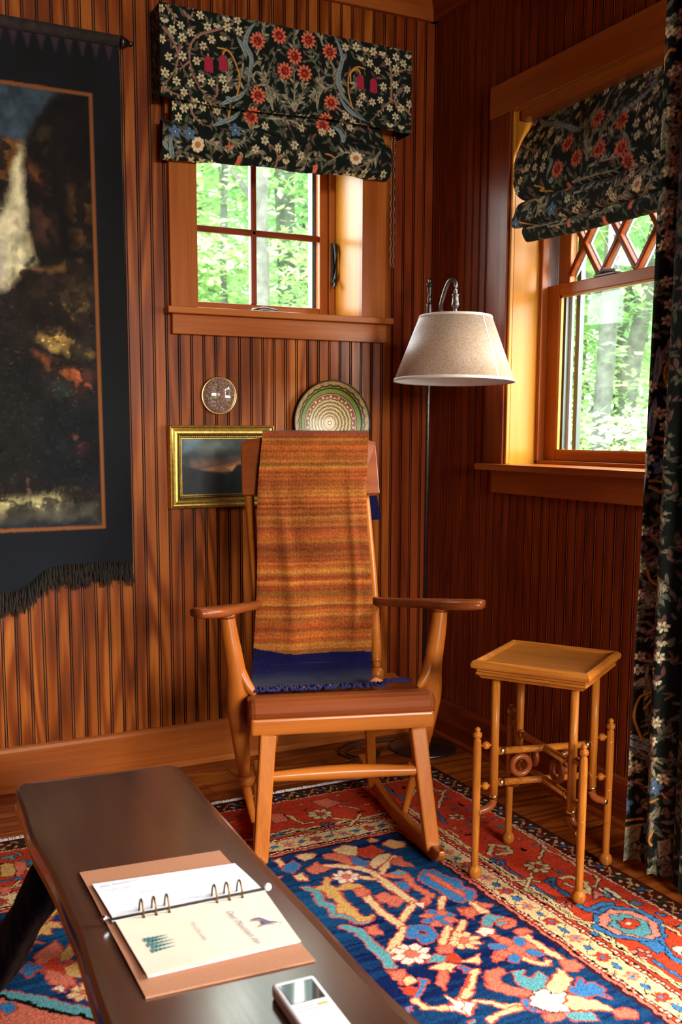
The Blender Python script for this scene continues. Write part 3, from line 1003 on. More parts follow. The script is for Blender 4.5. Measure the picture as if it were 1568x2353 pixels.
boards(wall_back, W['boardZ'], -14, 17, w, lambda k: (0.585 + k * w, 0.585 + (k + 1) * w), 0, (WA['x0'], WA['x1'], WA['z0'], WA['z1']), 0.13, 2.615)
w2 = 0.0828
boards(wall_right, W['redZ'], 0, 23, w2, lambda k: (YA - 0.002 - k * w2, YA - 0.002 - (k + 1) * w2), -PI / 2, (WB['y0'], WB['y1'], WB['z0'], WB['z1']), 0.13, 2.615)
# planks of the floor, laid along the back wall
pm = {}
rnd = random.Random(3); y = YA + 0.01; row = 0
while y > 0.3:
    pw = 0.118; x = -1.5 - rnd.random() * 0.8
    while x < XB + 0.02:
        L = rnd.choice([1.1, 1.5, 1.9]); 
        if L not in pm: 
            q = MB().box(0.0006, L - 0.0006, -pw + 0.0008, -0.0008, -0.022, 0).build('plank', W['boardX'], floor, bev=0.0012, seg=1); pm[L] = q; o = q
        else: o = link(pm[L].copy(), floor)
        o.location = (x, y, 0); x += L
    y -= pw; row += 1
# baseboards with shoe moulding, crown
def prof_x(pr, x0, x1, name, mat, parent=None):    # profile (y,z) run along x
    v = [(x0, a, b) for a, b in pr] + [(x1, a, b) for a, b in pr]; n = len(pr)
    return mesh(name, v, [(i, (i + 1) % n, n + (i + 1) % n, n + i) for i in range(n)] + [tuple(range(n - 1, -1, -1)), tuple(range(n, 2 * n))], mat, parent)
def prof_y(pr, y0, y1, name, mat, parent=None):    # profile (x,z) run along y
    v = [(a, y0, b) for a, b in pr] + [(a, y1, b) for a, b in pr]; n = len(pr)
    return mesh(name, v, [(i, (i + 1) % n, n + (i + 1) % n, n + i) for i in range(n)] + [tuple(range(n - 1, -1, -1)), tuple(range(n, 2 * n))], mat, parent)
bpf = [(0.0, 0.0), (-0.018, 0.0), (-0.018, 0.128), (-0.014, 0.138), (-0.008, 0.143), (0.0, 0.143)]
shoe = [(-0.018, 0.0), (-0.032, 0.0), (-0.030, 0.012), (-0.024, 0.018), (-0.018, 0.02)]
bb = struct(prof_x([(YA + a, b) for a, b in bpf], -2.4, XB, 'baseboard_back', W['trimX'])); prof_x([(YA + a, b) for a, b in shoe], -2.4, XB, 'shoe_moulding', W['trimX'], bb)
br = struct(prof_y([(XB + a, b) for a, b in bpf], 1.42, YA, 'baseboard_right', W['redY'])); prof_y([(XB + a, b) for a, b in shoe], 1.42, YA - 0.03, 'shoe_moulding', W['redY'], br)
crn = [(0, 2.597), (-0.018, 2.597), (-0.022, 2.607), (-0.022, 2.635), (-0.05, 2.668), (-0.055, ZC), (0, ZC)]
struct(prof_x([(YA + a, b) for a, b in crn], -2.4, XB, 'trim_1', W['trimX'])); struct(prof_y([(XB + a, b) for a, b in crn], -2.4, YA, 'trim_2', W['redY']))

# ------------------------------------------------------------------ window_1 in the back wall
w1 = struct(link(D.objects.new('window_1', None))); w1.location = (1.43, YA, 1.55)
def R1(mb): mb.v = [(x - 1.43, y - YA, z - 1.55) for x, y, z in mb.v]; return mb
R1(MB().box(1.03, 1.124, YA - 0.022, YA + 0.002, 1.552, 2.20)).build('casing', W['trimZ'], w1, bev=0.002)
R1(MB().box(1.74, 1.836, YA - 0.022, YA + 0.002, 1.552, 2.20)).build('casing', W['trimZ'], w1, bev=0.002)
R1(MB().box(1.02, 1.846, YA - 0.026, YA + 0.002, 2.15, 2.25)).build('casing', W['trimX'], w1, bev=0.002)
R1(MB().box(1.012, 1.856, YA - 0.048, T1 - 0.06, 1.530, 1.552)).build('sill', W['trimX'], w1, bev=0.003)
R1(MB().box(1.034, 1.842, YA - 0.022, YA + 0.002, 1.466, 1.530)).build('apron', W['trimX'], w1, bev=0.002)
R1(MB().box(1.112, 1.124, YA, T1 - 0.02, 1.55, 2.15)).build('jamb', W['honeyZ'], w1)
R1(MB().box(1.74, 1.752, YA, T1 - 0.02, 1.55, 2.15)).build('jamb', W['honeyZ'], w1)
R1(MB().box(1.124, 1.74, YA, T1 - 0.02, 2.15, 2.162)).build('jamb', W['honeyX'], w1)
for a, b in ((1.124, 1.146), (1.718, 1.74)): R1(MB().box(a, b, YA + 0.19, YA + 0.235, 1.552, 2.15)).build('stop', W['trimZ'], w1, bev=0.003)
sx0, sx1, sz0, sz1, sy = 1.146, 1.718, 1.556, 2.145, YA + 0.205
for nm, q in (('stile', (sx0, sx0 + .04, sz0, sz1)), ('stile', (sx1 - .034, sx1, sz0, sz1)), ('rail', (sx0 + .04, sx1 - .034, sz0, sz0 + .048)), ('rail', (sx0 + .04, sx1 - .034, sz1 - .045, sz1))):
    R1(MB().box(q[0], q[1], sy, sy + 0.035, q[2], q[3])).build(nm, W['trimZ' if nm == 'stile' else 'trimX'], w1, bev=0.003)
R1(MB().box(1.411, 1.433, sy + .004, sy + .022, sz0 + .048, sz1 - .045)).build('muntin', W['redZ'], w1, bev=0.006, seg=3)
R1(MB().box(sx0 + .04, sx1 - .034, sy + .004, sy + .022, 1.846, 1.868)).build('muntin', W['redX'], w1, bev=0.006, seg=3)
for a, b in ((sx0 + .04, 1.4215), (1.4225, sx1 - .034)):
    for c, d in ((sz0 + .048, 1.8565), (1.8575, sz1 - .045)): R1(MB().box(a, b, sy + .023, sy + .026, c, d)).build('pane', M['glass'], w1)
for a in (1.411 + .004, ): R1(MB().box(a, a + .014, sy + .028, sy + .04, sz0 + .05, sz1 - .05).box(sx0 + .04, sx1 - .034, sy + .028, sy + .04, 1.850, 1.864)).build('outer_muntin', M['track'], w1)
R1(MB().box(sx1 - .046, sx1 - .030, sy + .040, sy + .075, sz0, sz1)).build('screen_frame', M['dgreen'], w1)
R1(MB().tube([(1.728, YA + .182, 1.70), (1.728, YA + .165, 1.71), (1.728, YA + .16, 1.80), (1.728, YA + .168, 1.835)], .007, 8).box(1.722, 1.734, YA + .176, YA + .192, 1.69, 1.84)).build('sash_lock', M['black'], w1, smooth=False)
R1(MB().tube([(1.722, YA + .16, 1.70), (1.720, YA + .15, 1.685), (1.716, YA + .15, 1.672)], .005, 8)).build('lock_lever', M['black'], w1, smooth=True)
R1(MB().box(1.36, 1.49, YA + .11, YA + .175, 1.552, 1.562)).build('crank_cover', M['pewter'], w1, bev=0.003)
R1(MB().tube([(1.385, YA + .14, 1.562), (1.385, YA + .135, 1.572), (1.42, YA + .125, 1.580), (1.47, YA + .125, 1.574), (1.482, YA + .125, 1.563)], [.012, .011, .008, .008, .010], 8)).build('crank_handle', M['pewter'], w1, smooth=True)

# ------------------------------------------------------------------ window_2 in the right wall
w2o = struct(link(D.objects.new('window_2', None))); w2o.location = (XB, 2.1, 1.04)
def R2(mb): mb.v = [(x - XB, y - 2.1, z - 1.04) for x, y, z in mb.v]; return mb
y0, y1 = WB['y0'], WB['y1']
R2(MB().box(XB - .020, XB + .002, y1 + .012, y1 + .113, 1.04, 2.165)).build('casing', W['redZ'], w2o, bev=.002)
R2(MB().box(XB - .012, XB + .002, y1, y1 + .011, 1.04, 2.165)).build('casing_edge', W['honeyZ'], w2o, bev=.003)
R2(MB().box(XB - .020, XB + .002, y0 - .113, y0, 1.04, 2.165)).build('casing', W['trimZ'], w2o, bev=.002)
R2(MB().box(XB - .024, XB + .002, y0 - .12, y1 + .116, 2.165, 2.265)).build('casing', W['trimY'], w2o, bev=.002)
R2(MB().box(XB - .048, X1 - .07, y0 - .13, y1 + .13, 1.018, 1.04)).build('sill', W['trimY'], w2o, bev=.003)
R2(MB().box(XB - .020, XB + .002, y0 - .1, y1 + .07, 0.942, 1.018)).build('apron', W['trimY'], w2o, bev=.002)
R2(MB().box(XB + .002, X1, y1, y1 + .011, 1.04, 2.165)).build('jamb', W['honeyZ'], w2o)
R2(MB().box(XB + .002, X1, y0 - .011, y0, 1.04, 2.165)).build('jamb', W['honeyZ'], w2o)
R2(MB().box(XB + .002, X1, y0, y1, 2.165, 2.176)).build('jamb', W['honeyY'], w2o)
sx = 2.178
R2(MB().box(2.150, sx, y1 - .016, y1, 1.04, 2.165)).build('stop', W['trimZ'], w2o, bev=.003)
R2(MB().box(2.150, sx, y0, y0 + .016, 1.04, 2.165)).build('stop', W['trimZ'], w2o, bev=.003)
R2(MB().box(2.150, X1 - .02, y0, y1, 1.04, 1.052)).build('inner_sill', W['trimY'], w2o, bev=.002)
# lower sash
for q, nm in (((sx, sx + .035, y1 - .072, y1 - .004, 1.052, 1.625), 'stile'), ((sx, sx + .035, y0 + .004, y0 + .07, 1.052, 1.625), 'stile'), ((sx, sx + .035, y0 + .07, y1 - .072, 1.052, 1.086), 'rail'), ((sx, sx + .035, y0 + .07, y1 - .072, 1.588, 1.625), 'meeting_rail')):
    R2(MB().box(*q)).build(nm, W['trimZ' if nm == 'stile' else 'trimY'], w2o, bev=.003)
m = MB()
for q in ((y1 - .080, y1 - .072, 1.086, 1.588), (y0 + .07, y1 - .072, 1.080, 1.089), (y0 + .07, y1 - .072, 1.581, 1.588)): m.box(sx + .002, sx + .012, q[0], q[1], q[2], q[3])
R2(m).build('glazing_bead', W['honeyY'], w2o)
R2(MB().box(sx + .016, sx + .019, y0 + .07, y1 - .072, 1.086, 1.588)).build('pane', M['glass'], w2o)
# upper sash, set further out, diamond lights
ux = sx + .045
for q, nm in (((ux, ux + .03, y1 - .066, y1 - .010, 1.60, 2.16), 'stile'), ((ux, ux + .03, y0 + .01, y0 + .066, 1.60, 2.16), 'stile'), ((ux, ux + .03, y0 + .066, y1 - .066, 1.600, 1.634), 'rail'), ((ux, ux + .03, y0 + .066, y1 - .066, 2.11, 2.16), 'rail')):
    R2(MB().box(*q)).build(nm, W['trimZ' if nm == 'stile' else 'trimY'], w2o, bev=.003)
ya_, yb_, za_, zb_ = y0 + .066, y1 - .066, 1.634, 2.11; sl = 0.1145 / 0.0785
def clippoly(P, ya, yb, za, zb):
    for ax, lim, sg in ((0, ya, 1), (0, yb, -1), (1, za, 1), (1, zb, -1)):
        Q = []
        for i in range(len(P)):
            a, b = P[i - 1], P[i]; da, db = sg * (a[ax] - lim), sg * (b[ax] - lim)
            if (da > 0) != (db > 0): t_ = da / (da - db); Q.append((a[0] + (b[0] - a[0]) * t_, a[1] + (b[1] - a[1]) * t_))
            if db > 0: Q.append(b)
        P = Q
        if len(P) < 3: return None
    return P
for r_ in range(-1, 6):
    for k in range(-3, 10):
        cy_, cz_ = 2.636 - k * .157 + (.0785 if r_ % 2 else 0), 1.634 + r_ * .1145; e_ = .0005
        Pp = clippoly([(cy_ - .0785 + e_, cz_), (cy_, cz_ - .1145 + e_), (cy_ + .0785 - e_, cz_), (cy_, cz_ + .1145 - e_)], ya_, yb_, za_, zb_)
        if not Pp: continue
        n_ = len(Pp); vv = [(ux + .014, a, b) for a, b in Pp] + [(ux + .017, a, b) for a, b in Pp]
        R2(MB().add(vv, [tuple(range(n_ - 1, -1, -1)), tuple(range(n_, 2 * n_))] + [(i, (i + 1) % n_, n_ + (i + 1) % n_, n_ + i) for i in range(n_)])).build('pane', M['glass'], w2o)
def clipseg(yc, s):
    pts = []
    for yy in (ya_, yb_):
        z = za_ + s * (yy - yc)
        if za_ <= z <= zb_: pts.append((yy, z))
    for zz in (za_, zb_):
        yy = yc + (zz - za_) / s
        if ya_ < yy < yb_: pts.append((yy, zz))
    return pts[:2] if len(pts) >= 2 else None
for k in range(-4, 12):
    yc = 2.636 - k * 0.157
    for s in (sl, -sl):
        p = clipseg(yc, s)
        if not p: continue
        for xx, mt, nm, wd, dp in ((ux + .004, W['redZ'], 'muntin', .016, .018), (ux + .026, M['track'], 'outer_muntin', .012, .008)):
            R2(MB().bar((xx + (.0006 if s > 0 else 0), p[0][0], p[0][1]), (xx + (.0006 if s > 0 else 0), p[1][0], p[1][1]), dp, wd, side=(1, 0, 0))).build(nm, mt, w2o, bev=.004 if nm == 'muntin' else 0, seg=2)
m = MB()
for i in range(4): m.box(sx + .036 + i * .003, sx + .044, y1 - .012 * (1 if i % 2 else .6), y1 - .001, 1.62, 2.16)
R2(m.box(sx - .0005, ux - .001, y1 - .004, y1 - .0005, 1.62, 2.16)).build('jamb_track', M['track'], w2o)
m = MB().box(ux + .032, ux + .05, y1 - .085, y1 - .066, 1.06, 2.16).box(sx + .02, sx + .034, y1 - .0835, y1 - .072, 1.09, 1.585)
R2(m).build('screen_frame', M['dgreen'], w2o)
R2(MB().box(sx + .036, ux, y1 - .095, y1 - .08, 1.06, 1.60)).build('jamb_track', M['track'], w2o)
R2(MB().box(sx + .002, sx + .03, 2.365, 2.46, 1.625, 1.633).tube([(sx + .015, 2.46, 1.632), (sx + .008, 2.42, 1.642), (sx + .004, 2.37, 1.636)], [.008, .008, .005], 8)).build('sash_lock', M['black'], w2o, bev=.002)

# ------------------------------------------------------------------ outside: ground, trees, shrubs
gnd = struct(MB().box(-20, 45, 3.7, 45, -1.1, -0.9).box(2.6, 45, -20, 3.7, -1.1, -0.9).build('forest_ground', M['ground']))
sky_block = MB(); HN = 60  # added ring out of view, cuts low skylight so the upper walls stay dark
for k in range(HN + 1):
    a = -2.5 + 2.78 * k / HN; R0, R1 = 9.0, 16.0; hh = 5.5 + .7 * math.sin(k * .7) + .4 * math.sin(k * 1.9)
    sky_block.v += [(R0 * math.cos(a), R0 * math.sin(a), -.95), ((R0 + 3) * math.cos(a), (R0 + 3) * math.sin(a), hh * .7), (R1 * math.cos(a), R1 * math.sin(a), hh), (R1 * math.cos(a), R1 * math.sin(a), -1.05)]
sky_block.f = [(k * 4 + i, k * 4 + (i + 1) % 4, k * 4 + 4 + (i + 1) % 4, k * 4 + 4 + i) for k in range(HN) for i in range(4)] + [(3, 2, 1, 0), (HN * 4, HN * 4 + 1, HN * 4 + 2, HN * 4 + 3)]
struct(sky_block.build('horizon_light_blocker', M['ground'], smooth=True))
def leaf_cloud(seed, n, R, flat, size, mat):
    rs = np.random.RandomState(seed); c = rs.normal(size=(n // 40, 3)) * np.array([R, R, R * flat]) * 0.5
    ctr = np.repeat(c, 40, 0); n = len(ctr); p = ctr + rs.normal(size=(n, 3)) * np.array([R * .22, R * .22, R * .035])
    th = rs.rand(n) * 2 * PI; sz = size * (0.6 + 0.8 * rs.rand(n)); tilt = rs.normal(size=(n, 2)) * 0.35
    a = np.stack([np.cos(th), np.sin(th), tilt[:, 0]], 1) * sz[:, None]; b = np.stack([-np.sin(th), np.cos(th), tilt[:, 1]], 1) * sz[:, None] * 0.62
    q = np.stack([p - a, p - b * .9 - a * .1, p + a, p + b * .9 - a * .1], 1).reshape(-1, 3)
    me = D.meshes.new('foliage'); me.vertices.add(len(q)); me.vertices.foreach_set('co', q.ravel().astype(np.float32)); me.loops.add(n * 4); me.loops.foreach_set('vertex_index', np.arange(n * 4, dtype=np.int32))
    me.polygons.add(n); me.polygons.foreach_set('loop_start', np.arange(0, n * 4, 4, dtype=np.int32)); me.update(calc_edges=True); me.materials.append(mat); return me
clouds = [leaf_cloud(1, 4200, 1.6, .5, .052, M['leaf']), leaf_cloud(2, 5200, 1.8, .55, .055, M['leafd']), leaf_cloud(3, 4000, 1.3, .6, .05, M['leaf'])]
def tree(x, y, r, H, mat, crowns, label, lean=(0, 0), grp=None):
    t = thing('forest_tree', label, 'tree', (x, y, -0.9), 0, grp); rs = random.Random(int(x * 100 + y))
    pr = [(lean[0] * k / 7, lean[1] * k / 7, H * k / 7) for k in range(8)]
    pr = [(a + rs.uniform(-.5, .5) * r, b + rs.uniform(-.5, .5) * r, c, r * .8 * (1.15 - 0.09 * i)) for i, (a, b, c) in enumerate(pr)]
    pr[0] = (0, 0, -.05, r * 1.5); v, f = tubes(pr, 4, n=12); mesh('trunk', v, f, mat, t, smooth=True)
    m = MB()
    for dx, dy, z, ci, s in crowns: m.tube([(lean[0] * z / H, lean[1] * z / H, z - .9), (dx * .5, dy * .5, z - .3), (dx, dy, z)], [r * .3, r * .2, r * .08], 6)
    m.build('branch', mat, t, smooth=True)['kind'] = 'stuff'
    for dx, dy, z, ci, s in crowns:
        o = link(D.objects.new('foliage', clouds[ci]), t); o['kind'] = 'stuff'; o.location = (dx, dy, z); o.scale = (s, s, s); o.rotation_euler = (0, 0, rs.random() * 6)
P_ = M['barkpale']; K_ = M['bark']
tree(3.17, 7.34, .085, 8, P_, [(-.6, .6, 4.6, 0, .7), (.9, .5, 3.0, 2, .6)], 'pale slender tree trunk in the middle of the small window')
tree(4.16, 9.09, .14, 9, K_, [(.6, .8, 5.2, 1, .9), (-1.0, .4, 3.6, 0, .8)], 'dark tree trunk low behind the right panes of the small window')
tree(3.25, 8.39, .05, 7, K_, [(-.5, .6, 3.6, 0, .8), (.1, .6, 4.8, 2, .8)], 'thin dark sapling seen through the left panes of the small window')
tree(4.05, 11.3, .11, 9, P_, [(-.6, 0, 5.4, 1, 1.0), (.2, .5, 3.4, 0, .9)], 'grey tree far left through the small window, by the casing')
tree(6.05, 12.63, .13, 10, K_, [(-.8, -.4, 5.4, 1, 1.2), (0, .6, 3.5, 0, 1.0), (.8, 0, 6.5, 2, 1.1)], 'distant leafy tree at the right edge of the small window')
tree(6.03, 6.68, .10, 9, K_, [(-.3, .8, 4.0, 0, .9), (.5, .8, 2.0, 0, .7)], 'dark straight tree trunk left of the pair in the large window', (.2, 0))
tree(6.80, 7.33, .11, 9, K_, [(.6, .4, 3.8, 1, .9), (-.5, .9, 5.0, 0, 1.0)], 'rough grey tree trunk in the middle of the large window', (.5, -.4))
tree(8.22, 8.74, .13, 10, K_, [(.4, .6, 4.5, 1, 1.1), (-.8, .6, 3.0, 0, .9)], 'farther twin tree trunk just right of the rough grey one')
tree(4.90, 4.85, .10, 8, P_, [(.6, .8, 4.2, 0, .6)], 'pale thick leaning tree trunk beside the curtain in the large window', (.55, -.55))
tree(9.21, 10.55, .12, 10, K_, [(0, 0, 4.6, 1, 1.2), (1, 0, 3.0, 0, 1.0)], 'distant tree at the left side of the large window')
tree(12.5, 11.8, .16, 11, K_, [(-1, 0, 4.5, 1, 1.3), (1, 1, 3.2, 0, 1.2), (0, -1, 6, 2, 1.3)], 'far background tree behind the trunks in the large window')
tree(5.6, 15.5, .16, 12, K_, [(-1, 0, 4.6, 1, 1.3), (1, 0, 3.6, 0, 1.3), (0, 0, 6.5, 1, 1.4)], 'far background tree behind the pale trunk in the small window')
def shrub(x, y, z, s, label, ci=0):
    t = thing('leafy_shrub', label, 'shrub', (x, y, -0.9)); m = MB()
    for k in range(5): m.tube([(0, 0, -.02), (.15 * math.cos(k * 1.3), .15 * math.sin(k * 1.3), (z + .9) * .5), (.4 * s * math.cos(k * 1.3), .4 * s * math.sin(k * 1.3), z + .9)], [.02, .014, .006], 6)
    m.build('stem', K_, t, smooth=True)
    for dz, dx in ((0, 0), (-.35, .25)):
        o = link(D.objects.new('foliage', clouds[ci]), t); o['kind'] = 'stuff'; o.location = (dx, 0, z + .9 + dz); o.scale = (s, s, s)
shrub(4.25, 4.05, .75, .55, 'bright leafy shrub low beside the curtain in the large window')
shrub(5.0, 5.9, .55, .6, 'leafy shrub low at the left side of the large window', 2)
shrub(8.5, 7.6, .6, .9, 'leafy undergrowth behind the trunks in the large window')
shrub(3.4, 9.4, 1.2, .9, 'leafy undergrowth low in the small window', 1)
shrub(11.0, 14.0, .8, 1.8, 'far green undergrowth beyond the trees', 1)
shrub(6.5, 17.0, 1.5, 2.0, 'far green thicket beyond the small window', 1)
# ------------------------------------------------------------------ rug
PAL = dict(n='0b1942', b='3a709e', t='5a9296', c='d8b682', w='e2d0b4', s='cc6a52', r='bc3c22', p='d4826e', k='120a08', o='c89a58', g='56677a')
PAL = {k: lin(v) for k, v in PAL.items()}
RX, RY = 1.808, 2.757
U = np.concatenate([np.arange(-0.9, 0.12, 0.012), np.arange(0.12, RX, 0.003), [RX]]); V = np.concatenate([np.arange(-0.6, 1.22, 0.012), np.arange(1.22, RY, 0.003), [RY]])
cv = Cv(U, V, PAL['n'], 0.0022)
ab = fbm(len(U), len(V), 300, 3, 5) * 0; vr = np.random.RandomState(4); stre = np.repeat(vr.rand(len(V) // 3 + 1), 3)[:len(V)]
big = np.interp(np.arange(len(V)), np.arange(0, len(V) + 60, 60), vr.rand(len(np.arange(0, len(V) + 60, 60))))
mixv = np.clip(0.15 + 0.5 * (stre - .5) + 0.9 * (big - .35) + 0.35 * (fbm(len(U), len(V), 40, 3, 8) - .5) * 2, 0, 1)[..., None]
cv.C[:] = np.array(PAL['n']) * (1 - mixv) + np.array(lin('194e74')) * mixv
DR = RX - U[:, None]; DB = RY - V[None, :]; DD = np.minimum(DR, DB * 0.93)
def band(d0, d1, c): mk = (DD >= d0) & (DD < d1); cv.C[mk] = c
band(0, .404, PAL['r']); redm = (DD < .404)
cv.C[redm] *= (0.78 + 0.45 * np.broadcast_to((0.5 * stre + 0.5 * big)[None, :, None], cv.C.shape))[redm]
band(0, .007, lin('3a1d14')); band(.007, .060, lin('4a1c12')); band(.060, .063, PAL['k']); band(.063, .068, PAL['r'])
band(.270, .279, PAL['c']); band(.279, .283, PAL['k']); band(.283, .288, PAL['c']); band(.288, .291, PAL['k']); band(.300, .303, PAL['k']); band(.303, .312, PAL['r']); band(.312, .315, PAL['k'])
band(.315, .372, PAL['c']); band(.372, .375, PAL['k']); band(.375, .384, PAL['r']); band(.384, .387, PAL['k']); band(.387, .395, PAL['s']); band(.395, .404, lin('3a1420'))
def bp(side, t, d): return (RX - d, t) if side else (t, RY - d / 0.93)
for side in (0, 1):
    lim = RY - .02 if side else RX - .02; lo = 0.6 if side else -.8
    def ok(t, d): return t < lim - d * (1 if side else 1) + .02
    for d, stp in ((.0655, .011), (.307, .013), (.379, .013)):
        for t in np.arange(lo, lim, stp):
            if ok(t, d): x, y = bp(side, t, d); cv.ell(x, y, .0034, .0034, 0, PAL['w'])
    k = 0
    for t in np.arange(lo, lim, .043):
        k += 1
        if not ok(t, .345): continue
        x, y = bp(side, t, .344)
        a, b = bp(side, t - .0215, .320 if k % 2 else .367), bp(side, t + .0215, .367 if k % 2 else .320)
        cv.stroke([a, (x, y), b], .0028, PAL['k'])
        if k % 2:
            for q in range(6): an = q * PI / 3 + .3; cv.ell(x + .012 * math.cos(an), y + .012 * math.sin(an), .0072, .0055, an, PAL['s'] if k % 4 == 1 else PAL['r'], PAL['k'] if k % 4 == 3 else PAL['c'], .0012)
            cv.ell(x, y, .0055, .0055, 0, PAL['b'])
        else:
            P0 = np.array([(0, .017), (.008, 0), (0, -.017), (-.008, 0)]); P0 = P0 if side else P0[:, ::-1]; cv.poly(P0 * (1 if k % 4 else .9) + [x, y], PAL['b'], PAL['k'], .0022)
    k = 0
    for t in np.arange(lo, lim, .036):
        k += 1
        if not ok(t, .034): continue
        x, y = bp(side, t, .034); cv.stroke([bp(side, t - .018, .014 if k % 2 else .054), (x, y), bp(side, t + .018, .054 if k % 2 else .014)], .0035, lin('c0a068'))
        cv.ell(x, y, .010 if k % 2 else .006, .008, 0, (lin('c8553a'), lin('2c5a8e'), lin('c8a070'), lin('2a4030'))[k % 4], PAL['k'], .002)
        x2, y2 = bp(side, t + .018, .022 if k % 2 else .046); cv.ell(x2, y2, .005, .005, 0, lin('dcb888'))
    for k, t in enumerate(np.arange(lo, lim - .1, .11)):      # border filler where the photo is dark
        if side and t > 1.2: continue
        if not side and .9 < t: continue
        x, y = bp(side, t, .17)
        for q in range(8): an = q * PI / 4; cv.ell(x + .026 * math.cos(an), y + .026 * math.sin(an), .012, .008, an, PAL['c'] if k % 2 else PAL['b'], PAL['k'], .002)
        cv.ell(x, y, .014, .014, 0, PAL['s'], PAL['k'], .002)
rr0 = random.Random(41)
for l in RUG.split('\n'):
    f = l.split(); ty, c = f[0], f[1]; P = pts_of(f[3:]); wd = float(f[2]) / 1000
    oc = PAL['k'] if ty in 'KL' else lin('b8442e'); ow = .003 if ty in 'KL' else .0042
    if ty in 'PK': cv.poly(P, PAL[c], oc, ow)
    elif ty in 'SL': cv.stroke(P, wd, PAL[c], oc, ow)
    else:
        x, y = P[0]; r = wd; c1, c2 = (c[0], c[1]); o1 = PAL['k'] if c1 == 'k' else oc
        if c1 == 'k': c1 = c2; c2 = 'r'
        for q in range(8 if r > .03 else 6):
            n = 8 if r > .03 else 6; an = q * 2 * PI / n; cc = PAL[c1] if (q % 2 or c[0] in 'kcw' or r < .03) else PAL[c2]
            cv.ell(x + r * .66 * math.cos(an), y + r * .66 * math.sin(an), r * .33, r * .23, an, cc, o1, .0028)
        cv.ell(x, y, r * .30, r * .30, 0, PAL[c2], o1, .0028)
for _ in range(520):                                       # small leaves, hooks and vines that fill the red border
    if rr0.random() < .5: x, y = RX - rr0.uniform(.078, .262), rr0.uniform(1.2, 2.66)
    else: x, y = rr0.uniform(.2, 1.72), RY - rr0.uniform(.078, .262) / .93
    i, j = np.searchsorted(U, x), np.searchsorted(V, y); q = cv.C[i - 5:i + 6, j - 5:j + 6]
    if q[..., 2].max() > .12 or q[..., 0].min() < .22: continue
    k = rr0.random(); a = rr0.random() * 6.28; c = PAL[rr0.choice('bcsoktkg')]
    if k < .45: cv.ell(x, y, rr0.uniform(.005, .010), rr0.uniform(.003, .005), a, c, PAL['k'], .002)
    elif k < .8: cv.stroke([(x, y), (x + .012 * math.cos(a), y + .012 * math.sin(a)), (x + .022 * math.cos(a + .7), y + .022 * math.sin(a + .7))], .0035, c, PAL['k'], .0018)
    else:
        for q_ in range(4): cv.ell(x + .006 * math.cos(a + q_ * 1.57), y + .006 * math.sin(a + q_ * 1.57), .0045, .0035, a + q_ * 1.57, c, PAL['k'], .0015)
for _ in range(150):
    x, y = rr0.uniform(.35, 1.39), rr0.uniform(1.3, 2.30); i, j = np.searchsorted(U, x), np.searchsorted(V, y); q = cv.C[i - 4:i + 5, j - 4:j + 5]
    if q[..., 0].max() > .12: continue
    k = rr0.random(); c = PAL[rr0.choice('sscbtwr')]
    if k < .5: cv.ell(x, y, rr0.uniform(.004, .008), rr0.uniform(.004, .006), rr0.random() * 3, c, lin('b8442e'), .002)
    else: a = rr0.choice([0, .8, 1.57, 2.3]); cv.stroke([(x, y), (x + .016 * math.cos(a), y + .016 * math.sin(a))], .005, c, lin('b8442e'), .002)
# small field ornaments away from the traced part
rr = random.Random(9)
for _ in range(60):
    x, y = rr.uniform(-.8, .95), rr.uniform(-.4, 2.25)
    if (x > .24 and y > 1.2 and x < .45): continue
    if x > .45 and y > 1.5 and x > .9: continue
    for q in range(6): an = q * PI / 3; cv.ell(x + .022 * math.cos(an), y + .022 * math.sin(an), .012, .008, an, PAL[rr.choice('swbct')], lin('b8442e'), .003)
ii, jj = np.meshgrid(np.arange(len(U)), np.arange(len(V)), indexing='ij'); ja = (fbm(len(U), len(V), 4, 1, 71) - .5) * 3.2; jb = (fbm(len(U), len(V), 4, 1, 72) - .5) * 3.2
cv.C = cv.C[np.clip(ii + np.rint(ja).astype(int), 0, len(U) - 1), np.clip(jj + np.rint(jb).astype(int), 0, len(V) - 1)]
cv.C *= (1 + 0.16 * NR.randn(len(U), len(V), 1)); cv.C *= 0.92 + 0.2 * fbm(len(U), len(V), 80, 3, 2)[..., None]
P = np.zeros((len(U), len(V), 3)); P[..., 0] = U[:, None]; P[..., 1] = V[None, :]; P[..., 2] = 0.0055 + 0.0009 * NR.rand(len(U), len(V)); P[0, :, 2] = P[-1, :, 2] = 0.0005; P[:, 0, 2] = P[:, -1, 2] = 0.0005
rugm = vcol('wool_pile', 0.95, 0.22, 260, 0.6, 0.0, spec=.05, bdist=.003)
rug = thing('oriental_rug', 'large red-bordered navy oriental rug with floral pattern and white end fringe on the plank floor', 'rug', (0, 0, 0.0006))
cgrid('pile', P, cv.C, rugm, rug)
m = MB(); rf = random.Random(2)
x = -0.85
while x < RX - .004:
    L = rf.uniform(.020, .032); a = rf.uniform(-.006, .006); wv = rf.uniform(.0014, .0022)
    m.bar((x, RY - .004, .0025), (x + a * .4, RY + L * .5, .0065), wv * 2, wv * 1.6); m.bar((x + a * .4, RY + L * .5, .0065), (x + a, RY + L, .0015), wv * 1.8, wv); x += rf.uniform(.0025, .0045)
m.build('fringe', M['fringe'], rug)['kind'] = 'stuff'

